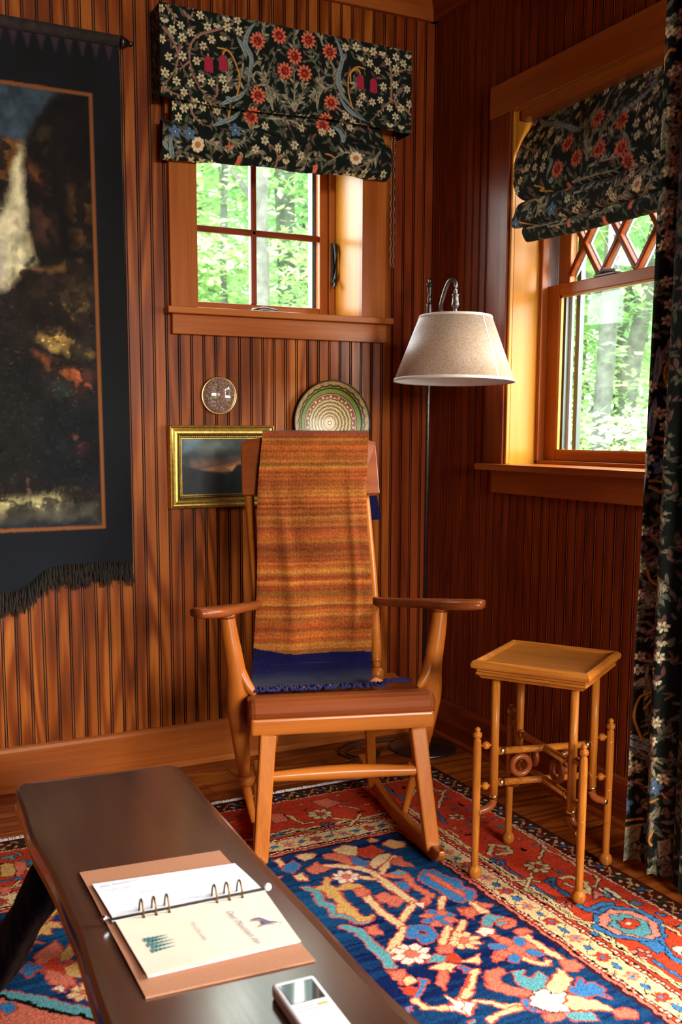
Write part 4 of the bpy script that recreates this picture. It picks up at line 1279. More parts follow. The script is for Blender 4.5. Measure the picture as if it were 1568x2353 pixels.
# ------------------------------------------------------------------ printed cloth
FB = dict(bg='171c17', taupe='aa9c7e', taupe2='887e64', mauve='94685a', cream='e8cfa4', creamd='a87c58', grn='6a7258', blue='84908e', bd='343c3c', org='d0684a', dred='7a1c16', crim='a02840', gold='c98a3c', violet='56708c', or2='c07048', leaf='a0a070')
FB = {k: tuple(min(.9, q * (1.22 if k != 'bg' else 1)) for q in lin(v)) for k, v in FB.items()}
def lens(cv, x, y, L, wd, an, c, rib=True, curl=.25):
    n = 7; pr = []
    for i in range(n): t = i / (n - 1); pr.append((t * L, wd / 2 * math.sin(PI * t ** .8) + curl * L * t * t))
    for i in range(n - 2, 0, -1): t = i / (n - 1); pr.append((t * L, -wd / 2 * math.sin(PI * t ** .8) + curl * L * t * t))
    ca, sa = math.cos(an), math.sin(an); Q = [(x + a * ca - b * sa, y + a * sa + b * ca) for a, b in pr]
    cv.poly(Q, c, FB['bg'], .0009)
    if rib: cv.stroke([Q[0], Q[n // 2] if 0 else ((Q[3][0] + Q[-4][0]) / 2, (Q[3][1] + Q[-4][1]) / 2), Q[n - 1]], .0009, FB['bd'])
def fabric(data, x0, x1, z0, z1, res=.001, sy=1.0, seed=1, dens=1.0, fs=1.0):
    cv = Cv(np.arange(x0, x1, res), np.arange(z0, z1, res), FB['bg'], res * 1.3); rs = random.Random(seed)
    cv.C *= (0.8 + 0.5 * fbm(len(cv.U), len(cv.V), 60, 3, seed))[..., None]
    for _ in range(int((x1 - x0) * (z1 - z0) * 1800 * dens)):
        lens(cv, rs.uniform(x0, x1), rs.uniform(z0, z1), rs.uniform(.018, .036), rs.uniform(.006, .011), rs.uniform(0, 6.28), [tuple(.62 * q for q in FB['taupe2']), tuple(.6 * q for q in FB['grn']), tuple(.5 * q for q in FB['mauve'])][rs.randrange(3)], True, rs.uniform(-.5, .5))
    L = [(f.split()[0], pts_of(f.split()[1:])) for f in data.strip().split('\n')]
    for ty in 'AMNVGgCQBbUHW':
        for t, P in L:
            if t != ty: continue
            x, y = P[0]
            if t == 'A':
                q = smoothpath(P, 4) if len(P) > 1 else P
                for i in range(1, len(q)):
                    d = q[i] - q[i - 1]; a0 = math.atan2(d[1], d[0])
                    for sd in (-1, 1):
                        if rs.random() < .62:
                            L_ = rs.uniform(.020, .036) * (1.05 - .4 * i / len(q)); lens(cv, q[i][0], q[i][1], L_, L_ * rs.uniform(.26, .36), a0 + sd * rs.uniform(.15, .55), [FB['taupe'], FB['taupe2'], FB['grn']][rs.choice((0, 0, 1, 2))], True, sd * rs.uniform(.15, .5))
                cv.stroke(q, .0056, FB['taupe'], FB['bg'], .0009, taper=1); cv.stroke(q, .0012, FB['bd'])
            elif t == 'M':
                q = smoothpath(P, 5) if len(P) > 1 else P; c = FB['taupe'] if t == 'A' else FB['mauve']
                cv.stroke(q, .0062 if t == 'A' else .0075, c, FB['bg'], .0008, taper=1)
                for i in range(1, len(q)):
                    for sd in (-1, 1):
                        if rs.random() < (.72 if t == 'A' else .42):
                            d = q[i] - q[i - 1]; an = math.atan2(d[1], d[0]) + sd * rs.uniform(.35, 1.0)
                            if t == 'A': lens(cv, q[i][0], q[i][1], rs.uniform(.018, .034), rs.uniform(.0075, .0125), an, [FB['taupe'], FB['taupe2']][rs.randrange(2)], True, sd * rs.uniform(.1, .5))
                            elif rs.random() < .5: cv.stroke([q[i], q[i] + .012 * np.array([math.cos(an), math.sin(an)])], [.004, .001], c)
                            else: lens(cv, q[i][0] + .004 * math.cos(an), q[i][1] + .004 * math.sin(an), .012, .005, an, FB['leaf'], False, 0)
            elif t == 'N': q = smoothpath(P, 6); cv.stroke(q, .015, FB['blue'], FB['bg'], .001, taper=2); cv.stroke(q, .0015, FB['bd']); cv.stroke([p + np.array([.003, .001]) for p in q[len(q) // 4:-3]] if len(q) > 8 else q, .001, FB['bd'])
            elif t == 'V':
                cv.poly(P, FB['taupe2'], FB['bg'], .002); c = np.mean(P, 0)
                for p in P: cv.stroke([c, (c + np.array(p) * 3) / 4], .0016, FB['bg'])
            elif t in 'Gg': q = smoothpath(P, 6) if len(P) > 2 else P; cv.stroke(q, .0046 if t == 'G' else .005, FB['gold'] if t == 'G' else FB['or2'], FB['bg'], .001)
            elif t == 'C':
                for k in range(9): an = k * .7; cv.ell(x + .014 * fs * math.cos(an) * sy, y + .014 * fs * math.sin(an), .0075 * fs, .0065 * fs, an, FB['cream'], FB['mauve'], .001)
                cv.ell(x, y, .013 * fs * sy, .012 * fs, 0, FB['cream']); cv.ell(x, y, .009 * fs * sy, .008 * fs, 0, FB['or2'], FB['mauve'], .001)
            elif t == 'Q':
                for k in range(5): an = k * 1.257 + .4; cv.ell(x + .011 * math.cos(an) * sy, y + .011 * math.sin(an), .010, .0068, an, FB['violet'], FB['bd'], .0012); cv.stroke([(x, y), (x + .017 * math.cos(an) * sy, y + .017 * math.sin(an))], .0009, FB['bd'])
                cv.ell(x, y, .0025, .0025, 0, FB['cream'])
            elif t in 'Bb':
                s = 1.32 if t == 'B' else .72; pr = [(-.005, .018), (.005, .018), (.010, .012), (.011, -.008), (.0115, -.018), (.007, -.014), (.0035, -.020), (0, -.014), (-.0035, -.020), (-.007, -.014), (-.0115, -.018), (-.011, -.008), (-.010, .012)]
                cv.poly([(x + a * s * sy, y + b * s) for a, b in pr], FB['crim'] if t == 'B' else FB['org'], FB['bg'], .001)
                for _ in range(22 if t == 'B' else 3): cv.ell(x + rs.uniform(-.009, .009) * s * sy, y + rs.uniform(-.013, .013) * s, .0011, .0011, 0, FB['dred'] if t == 'B' else FB['cream'])
            elif t == 'U':
                for k in range(11): an = k * 2 * PI / 11; cv.ell(x + .0195 * fs * math.cos(an) * sy, y + .0195 * fs * math.sin(an), .0078 * fs, .0044 * fs, math.atan2(math.sin(an), math.cos(an) * sy), FB['org'], FB['bg'], .0009)
                cv.ell(x, y, .0122 * fs * sy, .0122 * fs, 0, FB['dred'], FB['bg'], .0008)
                for _ in range(10): cv.ell(x + rs.uniform(-.008, .008) * sy, y + rs.uniform(-.008, .008), .0012, .0012, 0, FB['org'])
            elif t in 'WH':
                n = 6; rot = rs.uniform(0, 1) if t == 'W' else 0; rr_ = .0142 * fs * rs.uniform(.9, 1.06)
                for k in range(n if t == 'W' else 5):
                    an = rot + k * 2 * PI / n if t == 'W' else PI + .3 + k * .62
                    cv.ell(x + rr_ * .62 * math.cos(an) * sy, y + rr_ * .62 * math.sin(an), rr_ * .37, rr_ * .225, math.atan2(math.sin(an), math.cos(an) * sy), FB['cream'], FB['bg'], .0008)
                    cv.ell(x + rr_ * .58 * math.cos(an) * sy, y + rr_ * .58 * math.sin(an), rr_ * .17, rr_ * .06, math.atan2(math.sin(an), math.cos(an) * sy), FB['creamd'])
                cv.ell(x, y, rr_ * .15, rr_ * .15, 0, FB['grn'])
    cv.C *= (1 + .06 * NR.randn(*cv.C.shape[:2], 1)); return cv
def samp(cv, X, Y):
    i = np.clip(np.rint((X - cv.U[0]) / (cv.U[1] - cv.U[0])).astype(int), 0, len(cv.U) - 1); j = np.clip(np.rint((Y - cv.V[0]) / (cv.V[1] - cv.V[0])).astype(int), 0, len(cv.V) - 1); return cv.C[i, j]
clothm = vcol('printed_linen', 0.85, 0.12, 900, 0.25, 0.05, bdist=.0006)

# roman blind over window_1: pelmet-like top fall, middle layer, gathered bottom folds
ra = thing('roman_blind', 'dark floral roman blind above the small window, falling straight like a pelmet', 'blind', (1.436, YA, 2.445))
cvA = fabric(VAL, 0.86, 2.0, 1.96, 2.47, .001, seed=3)
def RA(P): P = P.copy(); P[..., 0] -= 1.436; P[..., 1] -= YA; P[..., 2] -= 2.445; return P
xl, xr, dd = .984, 1.888, .098
U = np.concatenate([np.linspace(xl - dd, xl, 50), np.arange(xl, xr, .0016)[1:], np.linspace(xr, xr + dd, 30)]); V = np.arange(2.172, 2.449, .0016)
X = np.clip(U, xl, xr); dy = np.where(U < xl, dd - (xl - U), np.where(U > xr, dd - (U - xr), dd))
P = np.zeros((len(U), len(V), 3)); wob = (fbm(len(U), len(V), 110, 2, 4) - .5) * .012 * ((U > xl) & (U < xr))[:, None]
P[..., 0] = X[:, None]; P[..., 1] = YA - .001 - dy[:, None] - wob; P[..., 2] = V[None, :] + (.005 * np.sin(U * 9) + .009 * (U - xl))[:, None] * np.clip((2.3 - V) / .13, 0, 1)[None, :]
cgrid('top_fall', RA(P), samp(cvA, np.broadcast_to(U[:, None], P.shape[:2]), np.broadcast_to(V[None, :], P.shape[:2])), clothm, ra)
q = MB().box(xl + .002, xr - .002, YA - .095, YA, 2.435, 2.447); q.v = [(x - 1.436, y - YA, z - 2.445) for x, y, z in q.v]; q.build('headboard', W['trimX'], ra)
pr = smoothpath([(.072, 2.27, 1.026, 1.775), (.076, 2.20, 1.026, 1.775), (.078, 2.14, 1.026, 1.79), (.070, 2.108, 1.022, 1.80), (.042, 2.102, 1.01, 1.80), (.034, 2.110, 1.0, 1.80), (.060, 2.118, .995, 1.80), (.086, 2.098, .993, 1.815), (.090, 2.062, .992, 1.823), (.082, 2.028, .991, 1.826), (.066, 2.008, .991, 1.826), (.052, 2.002, .991, 1.826), (.048, 2.012, .991, 1.826)], 16)
t = np.linspace(0, 1, 500); n2 = len(pr); A = np.array(pr); P = np.zeros((500, n2, 3))
low = np.clip((2.16 - A[:, 1]) / .06, 0, 1); sag = (.022 * t[:, None] * low[None, :]) + .016 * np.sin(t[:, None] * 7 + A[None, :, 1] * 30) * low[None, :] * np.clip((A[None, :, 1] - 2.02) / .05, 0, 1) * np.exp(-((t[:, None] - .62) / .3) ** 2)
P[..., 0] = A[None, :, 2] + (A[:, 3] - A[:, 2])[None, :] * t[:, None]; P[..., 2] = A[None, :, 1] + sag
P[..., 1] = YA - A[None, :, 0] - .030 * (fbm(500, n2, 55, 3, 9) - .5) * low[None, :] * 2 + .012 * np.exp(-((t[:, None] - .6 - .6 * (A[None, :, 1] - 2.06)) / .05) ** 2) * low
cgrid('folds', RA(P), samp(cvA, P[..., 0], P[..., 2]), clothm, ra, smooth=True)
m = MB()
for k in range(72):
    for dx in (0, .011): 
        c = Vector((1.836 + dx - 1.436 + .002 * math.sin(k), -.055, 2.17 - k * .0062 - 2.445)); r = .0023
        m.add([c + Vector(d) * r for d in ((1, 0, 0), (0, 1, 0), (-1, 0, 0), (0, -1, 0), (0, 0, 1), (0, 0, -1))], [(0, 1, 4), (1, 2, 4), (2, 3, 4), (3, 0, 4), (1, 0, 5), (2, 1, 5), (3, 2, 5), (0, 3, 5)])
m.build('bead_chain', M['chain'], ra)['kind'] = 'stuff'

# roman blind in the recess of window_2
rb = thing('roman_blind', 'dark floral roman blind bunched up inside the recess of the large window', 'blind', (2.06, 2.15, 2.165))
cvB = fabric(BLB, 1.60, 2.78, 1.72, 2.22, .001, sy=1.0, seed=5, fs=.95)
pr = smoothpath([(2.105, 2.163, 2.672), (2.088, 2.12, 2.675), (2.060, 2.07, 2.681), (2.036, 2.01, 2.681), (2.024, 1.95, 2.672), (2.022, 1.905, 2.655), (2.040, 1.882, 2.645), (2.070, 1.878, 2.64), (2.078, 1.886, 2.64), (2.045, 1.880, 2.64), (2.022, 1.866, 2.65), (2.014, 1.835, 2.66), (2.010, 1.812, 2.665), (2.026, 1.797, 2.665), (2.056, 1.800, 2.65), (2.052, 1.806, 2.64), (2.030, 1.790, 2.625), (2.022, 1.772, 2.615), (2.030, 1.750, 2.607), (2.045, 1.745, 2.606), (2.05, 1.755, 2.606)], 11)
A = np.array(pr); y0b = 1.66; tt = np.concatenate([np.linspace(0, .72, 500), np.linspace(.72, 1, 60)[1:]]); P = np.zeros((len(tt), len(A), 3))
P[..., 1] = A[None, :, 2] + (y0b - A[None, :, 2]) * tt[:, None]; sg = .018 * np.sin(tt * PI)[:, None] * np.clip((2.1 - A[:, 1]) / .2, 0, 1)[None, :]
P[..., 2] = A[None, :, 1] - sg * .6 + .006 * (fbm(len(tt), len(A), 60, 2, 3) - .5) * np.clip((A[None, :, 1] - 1.76) / .1, 0, 1) * np.clip((2.13 - A[None, :, 1]) / .03, 0, 1); P[..., 0] = A[None, :, 0] + .022 * (fbm(len(tt), len(A), 60, 3, 6) - .5) * np.clip((2.16 - A[None, :, 1]) / .05, 0, 1)
P[..., 0] = np.maximum(P[..., 0], np.where(P[..., 1] > 2.6, 1.99, 1.98)); C = samp(cvB, P[..., 1], P[..., 2]); P -= np.array([2.06, 2.15, 2.165])
cgrid('folds', P, C, clothm, rb)
MB().box(-.01, .07, -.49, .524, -.03, -.001).build('headrail', W['trimY'], rb)

# floor-length curtain in front of the right wall
cu = thing('floor_length_curtain', 'floor-length dark floral curtain hanging at the right edge beside the large window', 'curtain', (1.86, 1.4, 2.46))
s_ = np.concatenate([np.arange(0, .46, .0022), np.arange(.46, .66, .004)]); ph = s_ * 2 * PI / .155
yb = 1.868 - s_ * .62; zz = np.concatenate([np.arange(.012, 2.3, .0035), [2.36, 2.44]])
P = np.zeros((len(s_), len(zz), 3)); amp = .024 + .004 * np.sin(zz * 2)[None, :]
P[..., 0] = 1.862 + amp * np.sin(ph[:, None] - .9 + .25 * np.sin(zz[None, :] * 1.7)) + .006 * np.sin(ph[:, None] * 2.3 + zz[None, :]); P[..., 1] = yb[:, None] + .008 * np.sin(2 * ph[:, None] + .5) * (.8 + .2 * np.cos(zz[None, :] * 3)) + (.012 - .008 * zz[None, :])
P[..., 2] = zz[None, :] + .006 * np.sin(ph[:, None] * 1.3) * (zz[None, :] < .3)
cvC = fabric(CUR, 1.60, 1.95, 0, 2.32, .0011, sy=1.0, seed=8, dens=1.1, fs=1.0)
al = np.concatenate([np.zeros((1, P.shape[1])), np.cumsum(np.hypot(np.diff(P[..., 0], axis=0), np.diff(P[..., 1], axis=0)), 0)], 0); C = samp(cvC, 1.872 - al * .80, P[..., 2]); P -= np.array([1.86, 1.4, 2.46]); cgrid('cloth', P, C, clothm, cu)
cr = thing('curtain_rod', 'dark rod along the top of the floor-length curtain', 'curtain rod', (1.86, 1.4, 2.475))
MB().tube([(0, -.05, 0), (0, .52, 0)], .012, 12).build('rod', M['bronze'], cr, smooth=True)
for yy in (0.0, .45): MB().tube([(0, yy, 0), (.182, yy, 0)], .008, 8).box(.178, .184, yy - .02, yy + .02, -.03, .03).build('bracket', M['bronze'], cr)

# ------------------------------------------------------------------ painted cloth hanging
hg = thing('painted_wall_hanging', 'dark painted cloth hanging showing a waterfall, tasselled along its scalloped bottom', 'wall hanging', (0.40, YA, 2.345))
def zb(x): x = np.abs(np.asarray(x, float) - .40); return .722 - .080 * (1 / (1 + np.exp((x - .17) / .022)))
U = np.concatenate([np.arange(-.08, .44, .01), np.arange(.44, .880, .0025), [.880]]); cv = Cv(U, np.arange(.60, 2.36, .0025), lin('0f1114'), .004)
fb = fbm(len(U), len(cv.V), 90, 4, 21)[..., None]; cv.C = np.array(lin('0e0e10')) * (.7 + .8 * fb) + np.array(lin('141a26')) * np.clip(fb - .45, 0, 1) * .7
wv = np.clip((1.2 - cv.V) / .5, 0, 1)[None, :, None]; cv.C += np.array(lin('1c2a40')) * wv * .12
sub = Cv(U, cv.V, lin('1c1512'), .004); mott = fbm(len(U), len(cv.V), 14, 3, 77); strk = fbm(len(U), len(cv.V) // 12 + 1, 5, 2, 78)[:, np.arange(len(cv.V)) // 12]
for l in TAP.split('\n'):
    f = l.split(); c = np.array(lin(f[0])) * 1.15; Q = pts_of(f[2:]); bl = float(f[1]) * .0034
    before = sub.C.copy(); sub.poly(Q, c, blur=max(.004, bl))
    if c[0] > c[2] * 2.2 and c[0] > .03: sub.C = before + (sub.C - before) * np.clip((mott - .42) * 6, .08, 1)[..., None]
    if c[0] > .25: sub.C = before + (sub.C - before) * np.clip(.35 + 1.1 * strk, 0, 1)[..., None]
    Q2 = [(.80 - (x - .0), z) for x, z in Q]                      # mirrored off-frame half is simply dark forest
tx = fbm(len(U), len(cv.V), 26, 4, 31); tx2 = fbm(len(U), len(cv.V), 9, 2, 33); sub.C *= (.25 + 1.1 * tx * .6 + 1.9 * tx2 * tx)[..., None]
rt_ = random.Random(12)
for _ in range(900):
    x, z = rt_.uniform(.44, .775), rt_.uniform(.9, 1.55); k = rt_.random(); c = lin(rt_.choice(['3b2a1c', '4a3a20', '24302c', '5a3322', '33302c', '6a5230']))
    sub.C[np.clip(int((x - .44) / .0025) + int(np.searchsorted(U, .44)) + rt_.randint(-1, 1), 0, len(U) - 2):, :][:rt_.randint(1, 4), int((z - .6) / .0025):int((z - .6) / .0025) + rt_.randint(1, 3)] *= rt_.choice([.5, .7, 1.8, 2.6])
ii, jj = np.meshgrid(np.arange(len(U)), np.arange(len(cv.V)), indexing='ij'); w1_ = fbm(len(U), len(cv.V), 22, 4, 61) - .5; w2_ = fbm(len(U), len(cv.V), 22, 4, 62) - .5
sub.C = sub.C[np.clip(ii + (w1_ * 13).astype(int), 0, len(U) - 1), np.clip(jj + (w2_ * 13).astype(int), 0, len(cv.V) - 1)]
mk = ((U > .015) & (U < .786))[:, None] & ((cv.V > .841) & (cv.V < 2.176))[None, :]; cv.C[mk] = sub.C[mk]
for a, b in (((.786, .841), (.786, 2.176)), ((.015, .841), (.015, 2.176)), ((.015, .841), (.786, .841)), ((.015, 2.176), (.786, 2.176))): cv.stroke([a, b], .011, lin('8a5026'), blur=.005)
for k in range(24): x = -.07 + k * .041; cv.poly([(x, 2.335), (x + .03, 2.335), (x + .015, 2.285)], lin('3c2a34'), blur=.010)
nz = len(cv.V); tz = np.linspace(0, 1, nz); Z = zb(U)[:, None] + (2.343 - zb(U)[:, None]) * tz[None, :]
P = np.zeros((len(U), nz, 3)); P[..., 0] = U[:, None] + .007 * (1 - tz)[None, :] * (U > .5)[:, None]; P[..., 2] = Z; P[..., 1] = YA - .009 - .005 * fbm(len(U), nz, 200, 2, 5)
C = cv.C[np.arange(len(U))[:, None], np.clip(np.rint((Z - .60) / .0025).astype(int), 0, nz - 1)]
P -= np.array([.40, YA, 2.345]); cgrid('cloth', P, C, vcol('painted_canvas', .82, .25, 900, .3, 0, .25), hg)
MB().tube([(-.49, -.012, 0), (.478, -.012, 0)], .018, 16).build('rod', plain('rod_cloth', lin('2e2422'), .9, 0, .5, 40), hg, smooth=True)
for s in (1, -1):
    v, f = lathe_geo([(.010, 0), (.019, .002), (.019, .010), (.015, .016), (.013, .022), (.007, .029), (.006, .032), (.0075, .036), (.005, .042), (.0006, .045)], 16)
    o = mesh('finial', v, f, M['bronze'], hg, smooth=True); o.location = (.482 * s if s > 0 else -.49, -.012, 0); o.rotation_euler = (0, PI / 2 * s, 0)
m = MB(); rf = random.Random(5)
for x in np.arange(.02, .885, .0062):
    z = float(zb(x))
    for lay in range(3):
        L = rf.uniform(.05, .085) if lay else rf.uniform(.03, .05); xx = x + rf.uniform(-.003, .003); y = -.012 - .005 * lay - rf.random() * .004; w_ = .0016 + .0012 * rf.random()
        zs = [z + .004, z - L * .3, z - L * .65, z - L]; ws = [w_ * .6, w_ * 1.3, w_ * 1.7, w_ * .5]; off = [0, rf.uniform(-.003, .003), rf.uniform(-.005, .005), rf.uniform(-.007, .007)]
        v, f = tube_geo([(xx + off[i] - .40, y, zs[i] - 2.345) for i in range(4)], ws, 5); m.add(v, f)
m.build('tassel_fringe', M['dfringe'], hg)['kind'] = 'stuff'

# ------------------------------------------------------------------ gilt framed landscape
fr = thing('framed_landscape', 'small dark dusk landscape in a wide gilt frame on the plank wall, behind the rocking chair', 'picture', (1.203, YA, 1.03))
hw, hh = .189, .1385
def frame_ring(prof, mat, name):
    v = []; f = []; n = len(prof)
    for cx, cz in ((-1, -1), (1, -1), (1, 1), (-1, 1)):
        for ins, d in prof: v.append((cx * (hw - ins), -d, cz * (hh - ins)))
    for k in range(4):
        for i in range(n - 1): f.append((k * n + i, ((k + 1) % 4) * n + i, ((k + 1) % 4) * n + i + 1, k * n + i + 1))
    return mesh(name, v, f, mat, fr)
frame_ring([(0, .001), (0, .026), (.002, .030), (.005, .031), (.008, .028), (.009, .025), (.014, .024), (.020, .026), (.026, .0265), (.031, .024), (.034, .019), (.0345, .016)], M['gold'], 'frame')
frame_ring([(.0345, .016), (.036, .0175), (.040, .0175), (.0415, .015)], M['golddark'], 'inner_moulding')
frame_ring([(.0415, .015), (.0425, .0165), (.0455, .0165), (.0465, .012), (.0465, .006)], M['gold'], 'inner_lip')
m = MB()
for k in range(46):
    for s in (-1, 1): m.box(-hw + .042 + k * .0066, -hw + .0455 + k * .0066, -.0195, -.017, s * (hh - .038) - .0014, s * (hh - .038) + .0014)
for k in range(31):
    for s in (-1, 1): m.box(s * (hw - .038) - .0014, s * (hw - .038) + .0014, -.0195, -.017, -hh + .042 + k * .0066, -hh + .0455 + k * .0066)
m.build('rope_moulding', M['gold'], fr)['kind'] = 'stuff'
U = np.arange(1.055, 1.352, .0015); cv = Cv(U, np.arange(.93, 1.13, .0015), lin('2c3030'), .003)
for l in PIC.split('\n'):
    f = l.split(); Q = pts_of(f[2:]); cv.poly(Q, tuple(1.9 * q for q in lin(f[0])), blur=max(.003, float(f[1]) * .0016))
mk = cv.U > 1.27; cv.C[mk] = cv.C[np.searchsorted(cv.U, 1.27) - (np.arange(mk.sum()) % 100 + 1)]
cv.C *= (.6 + .7 * fbm(len(U), len(cv.V), 16, 3, 3))[..., None]
P = np.zeros((len(U), len(cv.V), 3)); P[..., 0] = U[:, None] - 1.203; P[..., 1] = -.008; P[..., 2] = cv.V[None, :] - 1.03; cgrid('painting', P, cv.C, vcol('oil_paint', .45, .2, 300, .2, 0, .3), fr)
MB().box(-hw + .03, hw - .03, -.006, -.001, -hh + .03, hh - .03).build('backing', M['golddark'], fr)

# ------------------------------------------------------------------ glass medallion and glazed plate
md = thing('glass_medallion', 'small round domed glass medallion with a thin gilt rim, hung above the gilt picture', 'medallion', (1.198, YA, 1.268)); md.rotation_euler = (PI / 2, 0, 0)
t = NT('brown_leaf_print'); tc = t.n('TexCoord'); vo = t.n('TexVoronoi', {'Vector': tc.outputs['Object'], 'Scale': 90.0}, feature='DISTANCE_TO_EDGE').outputs[0]; nz = t.n('TexNoise', {'Vector': tc.outputs['Object'], 'Scale': 60.0, 'Detail': 3.0}).outputs[0]
t.set(color=t.mix(t.math('LESS_THAN', vo, .09), t.ramp(nz, [(.3, (.22, .12, .09)), (.7, (.42, .27, .21))]), (.15, .08, .055)), rough=.05, coat=1.0, coatr=.02)
v, f = lathe_geo([(.001, .002), (.030, .002), (.058, .004), (.0595, .006), (.058, .010), (.045, .017), (.030, .0215), (.015, .024), (.0008, .0248)], 48); mesh('dome', v, f, t.m, md, smooth=True)
v, f = lathe_geo([(.056, 0), (.0635, .001), (.0645, .006), (.063, .010), (.060, .011), (.0585, .008)], 48, cap=False); mesh('rim', v, f, M['brass'], md, smooth=True)
pl = thing('glazed_plate', 'round green and ochre glazed pottery plate with swirl pattern, on the wall behind the chair', 'plate', (1.620, YA, 1.178))
nr, na = 90, 420; r = np.linspace(.0005, .15, nr); a = np.linspace(0, 2 * PI, na); R_, A_ = np.meshgrid(r, a, indexing='ij'); q = R_ / .15
C = np.zeros((nr, na, 3)); C[:] = lin('a8823c')
def ring(c, cond): C[cond] = lin(c)
wav = .012 * np.sin(A_ * 26); ring('6e7a22', (q > .70) & (q < .80)); ring('1c120c', (q > .80) & (q < .815)); ring('1c120c', np.abs(q + .013 * np.sin(A_ * 26) - .87) < .020); ring('1c120c', np.abs(q + .006 * np.sin(A_ * 26) - .825) < .010)
ring('1a0f0a', q > .975)
for k in range(30):
    an = k * 2 * PI / 30; d = np.hypot(R_ * np.cos(A_) - .140 * math.cos(an), R_ * np.sin(A_) - .140 * math.sin(an)); ring('1a1210', d < .0045); ring('c9a878', d < .0026)
ring('1c120c', (q > .685) & (q < .70)); ring('d2b890', np.abs(q - .672) < .006); ring('8e2f1a', (q > .60) & (q < .666))
for k in range(36):
    an = k * 2 * PI / 36; rr0 = .094 if k % 2 else .088; d = np.hypot(R_ * np.cos(A_) - rr0 * math.cos(an), R_ * np.sin(A_) - rr0 * math.sin(an)); ring('e6d2b4', d < .0034)
for i, qq in enumerate(np.arange(.20, .60, .042)): ring('3a2012' if i % 2 else 'e0c498', np.abs(q + .014 * np.abs(np.sin(A_ * 9 + i * .6)) + .006 * np.sin(A_ * 31) - qq) < .010)
ring('c09a4a', q < .17); ring('6e3a1c', np.abs(q - .165) < .008); ring('e0c8a0', q < .085); ring('8a2c16', q < .06); ring('ecdcc0', q < .032)
C *= (.8 + .4 * fbm(nr, na, 20, 3, 6))[..., None]; dep = .004 + .022 * np.clip((q - .1) / .9, 0, 1) ** 1.6 + .003 * (q > .8)
P = np.stack([R_ * np.cos(A_), -dep, R_ * np.sin(A_)], 2); cgrid('dish', P, C, vcol('glazed_pottery', .32, .05, 60, .1, 0, .35, coat=.1), pl, flip=True)
v, f = lathe_geo([(.04, .0), (.06, .0), (.15, .026), (.1515, .028), (.1515, .031), (.149, .031)], 64, cap=False); o = mesh('rim', v, f, plain('plate_edge', lin('2a160c'), .3), pl, smooth=True); o.rotation_euler = (PI / 2, 0, 0)
# ------------------------------------------------------------------ rocking chair
CA = math.radians(-16.5)
ch = thing('rocking_chair', 'amber wooden rocking chair with flat arms and bowed stretcher, draped with an orange throw', 'rocking chair', (1.189, 2.24, .0055), CA)
sp = [(.001, .400), (-.002, .412), (-.001, .428), (.006, .440), (.022, .4475), (.05, .447), (.10, .438), (.16, .425), (.22, .414), (.30, .403), (.40, .394), (.44, .392), (.44, .372), (.02, .372)]
n = len(sp); v = []
for x in (-.252, -.246, -.236, .236, .246, .252):
    k = {.252: .010, .246: .003, .236: 0}[abs(x)]; v += [(x, y + (k if y < .1 else -k * .5), z - (k if z > .41 else 0)) for y, z in sp]
f = [(j * n + i, j * n + (i + 1) % n, (j + 1) * n + (i + 1) % n, (j + 1) * n + i) for j in range(5) for i in range(n)] + [tuple(range(n - 1, -1, -1)), tuple(range(5 * n, 6 * n))]
mesh('seat', v, f, W['chairdarkX'], ch, bev=.002)
MB().box(-.249, .249, .001, .435, .350, .3985).build('seat_rail', W['chairX'], ch, bev=.009, seg=3)
